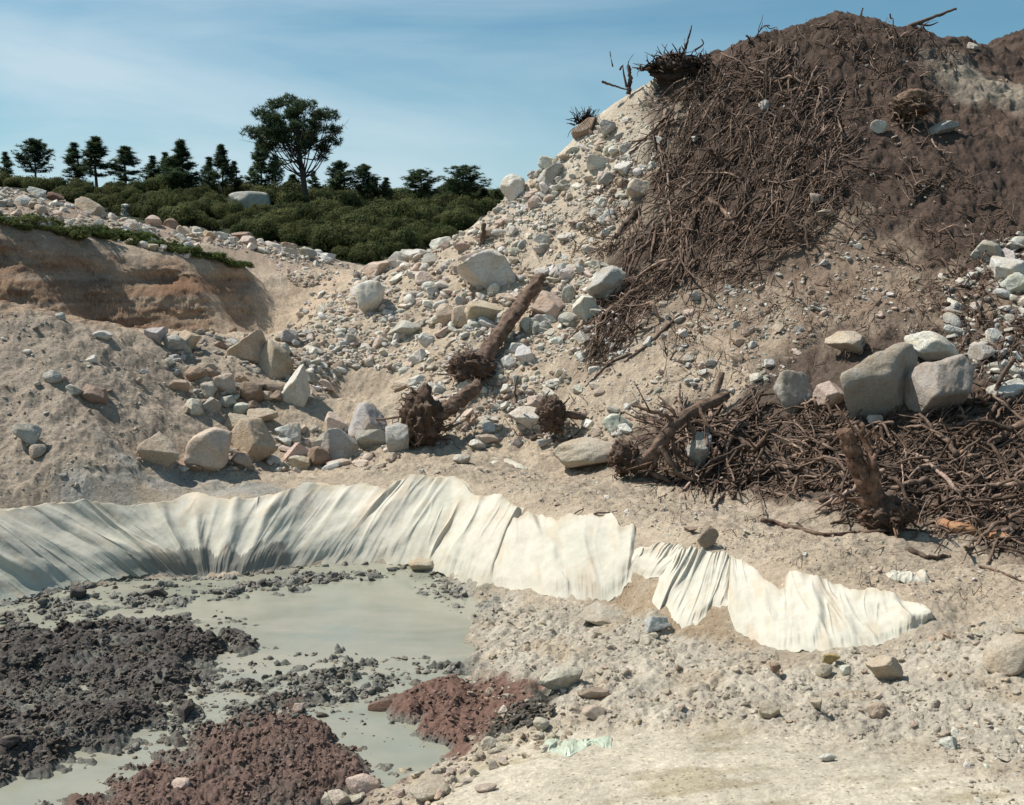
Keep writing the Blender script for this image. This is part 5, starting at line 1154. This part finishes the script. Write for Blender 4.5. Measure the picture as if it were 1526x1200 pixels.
for px, top, base, wpx, vi, D, lab in PX:
    u, s = ray(px, base); x = float(u)*D; zg = float(FT.at(np.array([x]), np.array([D]))[0]); zt = CAM_H+float(ray(px, top)[1])*D
    hgt = zt-zg; e_ = empty('pine_tree', (x, D, zg)); wm = wpx/FPX*D; base_w = {0: 4.4, 1: 5.2, 2: 3.8, 3: 6.2, 4: 4.8, 5: 5.8}[vi]
    e_.scale = (wm/base_w*1.55, wm/base_w*1.55, hgt/9.9); e_.rotation_euler = (0, 0, r_.uniform(0, 6.28))
    for nm, me in (('trunk', PV[vi][0]), ('crown', PV[vi][1])):
        o = bpy.data.objects.new(nm, me); C.objects.link(o); o.parent = e_
    tag(e_, lab, 'pine tree', 'pines along the wooded hill')
# the big umbrella pine
Db = 92.; b0 = at(457, 318, Db); kk = Db/FPX; rb = np.random.default_rng(5)
def bp(px, py, dy=0.): return at(px, py, Db+dy)-b0
TR = smoothpath(np.array([bp(458, 330), bp(456, 300), bp(452, 265), bp(446, 230), bp(443, 195), bp(440, 165)]), 24)
tr = [tube(TR, np.interp(np.linspace(0, 1, 24), [0, .5, 1], [7.2*kk, 5*kk, 1.6*kk])*.75, 12, (1, 1, 1), .12, 4)]; tp = []
cen = bp(437, 194); ax = np.array([60*kk, 48*kk, 41*kk])
cl = []
while len(cl) < 34:
    d_ = rb.normal(size=3); d_ /= np.linalg.norm(d_)
    if d_[2] < -.8: continue
    c_ = cen+d_*ax*(1. if rb.random() < .75 else .55)*np.array([1, 1, 1. if d_[2] > 0 else .85])
    if all(np.linalg.norm((c_-o_)*[1, .8, 1.3]) > 1.15 for o_ in cl) or rb.random() < .04: cl.append(c_)
for c_ in cl:
    s0 = TR[int(np.clip(23*(.36+.5*rb.random()*(c_[2]-cen[2]+3)/6), 9, 21))]
    if c_[2] < s0[2]: s0 = TR[10]
    P_ = smoothpath(np.array([s0, s0*.5+c_*.5+np.array([0, 0, -.35-.4*rb.random()]), c_+[0, 0, -.25]]), 10); tr.append(tube(P_, np.linspace(1.7, .45, 10)*kk*.8, 5, cap=False))
    R_c = .62+.42*rb.random()
    for j in range(9):
        e2 = c_+rb.normal(size=3)*[R_c*.6, R_c*.6, R_c*.3]; tr.append(tube(np.array([P_[7], (P_[7]+e2)/2, e2]), np.linspace(.45, .12, 3)*kk, 4, cap=False))
    d_ = rb.normal(size=(70, 3)); d_ /= np.linalg.norm(d_, axis=1)[:, None]; tp.append(c_+d_*(rb.random(70)**.4)[:, None]*np.array([R_c, R_c, R_c*.55]))
for pth in ([(447,235),(470,238),(485,228)], [(446,238),(425,245),(405,248)], [(447,228),(428,218),(400,214)]):
    P_ = smoothpath(np.array([bp(*p, rb.normal()) for p in pth]), 9); tr.append(tube(P_, np.linspace(1.6, .5, 9)*kk*.8, 5, cap=False)); q = np.concatenate([P_[5:]+rb.normal(size=(4, 3))*.25 for _ in range(9)]); tp.append(q)
q = smoothpath(np.array([bp(448, 222), bp(470, 213, -1), bp(490, 203, -1), bp(505, 196, -1), bp(511, 184, -1)]), 14); tr.append(tube(q, np.linspace(2., .4, 14)*kk*.8, 6, cap=False))
for j in (8, 9, 10, 11, 12): tr.append(tube(smoothpath(np.array([q[j], q[j]+rb.normal(size=3)*.25+[.2, 0, .1], q[j]+rb.normal(size=3)*.35+[.45, 0, .25]]), 5), np.linspace(.4, .15, 5)*kk, 4, cap=False))
e_ = empty('pine_tree', b0)
o = link('trunk', mk('trunk', tr, M_BARK), None, e_); o = link('crown', mk('crown', [tufts(np.concatenate(tp), 9, .40, .07, .3, rb, 1.)], M_PINE), None, e_)
tag(e_, 'big umbrella pine with wide flat crown, towering over all the other trees', 'pine tree')

# ------------------------------------------------------------------ scrub on the hill
def bush_mesh(name, seed, mat, lobes=15, per=150, leaf=.12, tall=.85):
    r_ = np.random.default_rng(seed); P_, Nn = [], []
    for i in range(lobes):
        a = r_.uniform(0, 6.28); rr = .62*r_.random()**.5; c = np.array([math.cos(a)*rr, math.sin(a)*rr, (.25+.62*(1-rr)*r_.random()+.1*r_.random())*tall]); s = .26+.24*r_.random()
        d_ = r_.normal(size=(per, 3)); d_ /= np.linalg.norm(d_, axis=1)[:, None]; rad_ = s*(.72+.36*r_.random(per))[:, None]*(1+.25*fbm3(d_*2.5+i, 2, 2))[:, None]
        P_.append(c+d_*rad_*[1, 1, .85]); Nn.append(d_)
    P_, Nn = np.concatenate(P_), np.concatenate(Nn); k = P_[:, 2] > -.05; P_, Nn = P_[k], Nn[k]; m = len(P_)
    nn = Nn+r_.normal(size=(m, 3))*.33; nn /= np.linalg.norm(nn, axis=1)[:, None]; s_ = np.cross(nn, r_.normal(size=(m, 3))); s_ /= np.linalg.norm(s_, axis=1)[:, None]; t_ = np.cross(nn, s_); L_ = leaf*(.5+.7*r_.random(m))[:, None]
    V = np.stack([P_-s_*L_*.5, P_+s_*L_*.5, P_+t_*L_], 1).reshape(-1, 3); g = np.repeat(.85+.3*r_.random(m), 3)[:, None]
    me = mesh_np(name, V, np.arange(m*3).reshape(-1, 3), np.repeat(g, 3, 1)); me.materials.append(mat); return me
def stem_mesh(seed):
    r_ = np.random.default_rng(seed); return mk('stem', [tube(smoothpath(np.array([[0, 0, -.15], [r_.normal()*.1, r_.normal()*.1, .25], [r_.normal()*.3, r_.normal()*.3, .6]]), 6), np.linspace(.05, .015, 6), 5) for _ in range(5)], M_BARK)
BM = [bush_mesh('foliage', 10+k, M_BUSH, 10+k, 420, .085, .8+.1*(k % 3)) for k in range(6)]; SM = [stem_mesh(k) for k in range(3)]
sc_ = []
for yy in list(range(284, 404, 9)):
    for xx in range(-150, 800, 27):
        x_ = xx+r_.uniform(-12, 12)+(13 if (yy//11) % 2 else 0); y_ = yy+r_.uniform(-6, 6)
        edge_y = np.interp(x_, [-150, 0, 60, 150, 250, 350, 440, 520, 560, 640, 700, 760], [278, 272, 284, 304, 328, 350, 366, 392, 398, 372, 345, 300])
        if y_ > edge_y+8: continue
        if abs(x_-362) < 36 and 290 < y_ < 326: continue
        if abs(x_-457) < 15 and 288 < y_ < 334: continue
        sc_.append((x_, y_))
for xx in range(-80, 140, 17): sc_.append((xx+r_.uniform(-6, 6), 276+r_.uniform(0, 5)+max(0, xx-60)*.09))
sc_ += [(470+i*12+r_.uniform(-4, 4), 390+r_.uniform(0, 6)) for i in range(9)]
q = np.array(sc_); H_, ok = FT.hit(q[:, 0], q[:, 1]); cand = [(H_[i], q[i], ok[i]) for i in range(len(q)) if H_[i, 1] > 40]; cand = cand[::-1]
for i, (p, pq, okk) in enumerate(cand[:298]):
    if i == 298: break
    wpx = (30+20*r_.random())*np.interp(pq[1], [283, 310, 340], [.66, .85, 1.1]); rr = wpx/FPX*p[1]/2*1.35*(1.35 if r_.random() < .2 else 1.)
    e_ = empty('shrub', (p[0], p[1]+rr*.2, p[2]-rr*.12)); e_.scale = (rr, rr, rr*(.85+.45*r_.random())); e_.rotation_euler = (0, 0, r_.uniform(0, 6.28))
    for nm, me in (('foliage', BM[i % 6]), ('stem', SM[i % 3])):
        o = bpy.data.objects.new(nm, me); C.objects.link(o); o.parent = e_
    tag(e_, 'dark green rounded shrub in the dense scrub covering the hill', 'shrub', 'shrubs covering the hill')
# bright weeds along the edge of the cut bank
WM = [bush_mesh('foliage', 50+k, M_WEED, 12, 70, .17, .75) for k in range(4)]
for i in range(64):
    t = i/63; x_ = np.interp(t, [0, .3, .6, 1], [-40, 95, 235, 368])+r_.uniform(-6, 6); y_ = np.interp(x_, [-40, 0, 60, 110, 150, 200, 250, 300, 368], [318, 333, 340, 350, 352, 362, 372, 383, 401])+r_.uniform(-9, 5)*(1 if x_ < 220 else .5)
    h, okk = FT.hit([x_], [y_]); p = h[0]; big = np.interp(x_, [0, 110, 150, 200, 260, 368], [.8, 1., 1.25, 1.2, .8, .6]); rr = (8+19*r_.random()**1.5)*big/FPX*p[1]
    o = bpy.data.objects.new('weed', WM[i % 4]); C.objects.link(o); o.location = p-np.array([0, 0, rr*.1]); o.scale = (rr*1.25, rr, rr*.8); o.rotation_euler = (0, 0, r_.uniform(0, 6.28))
    tag(o, 'low bright green weed on the upper edge of the cut bank', 'weed', 'weeds along the cut bank edge')
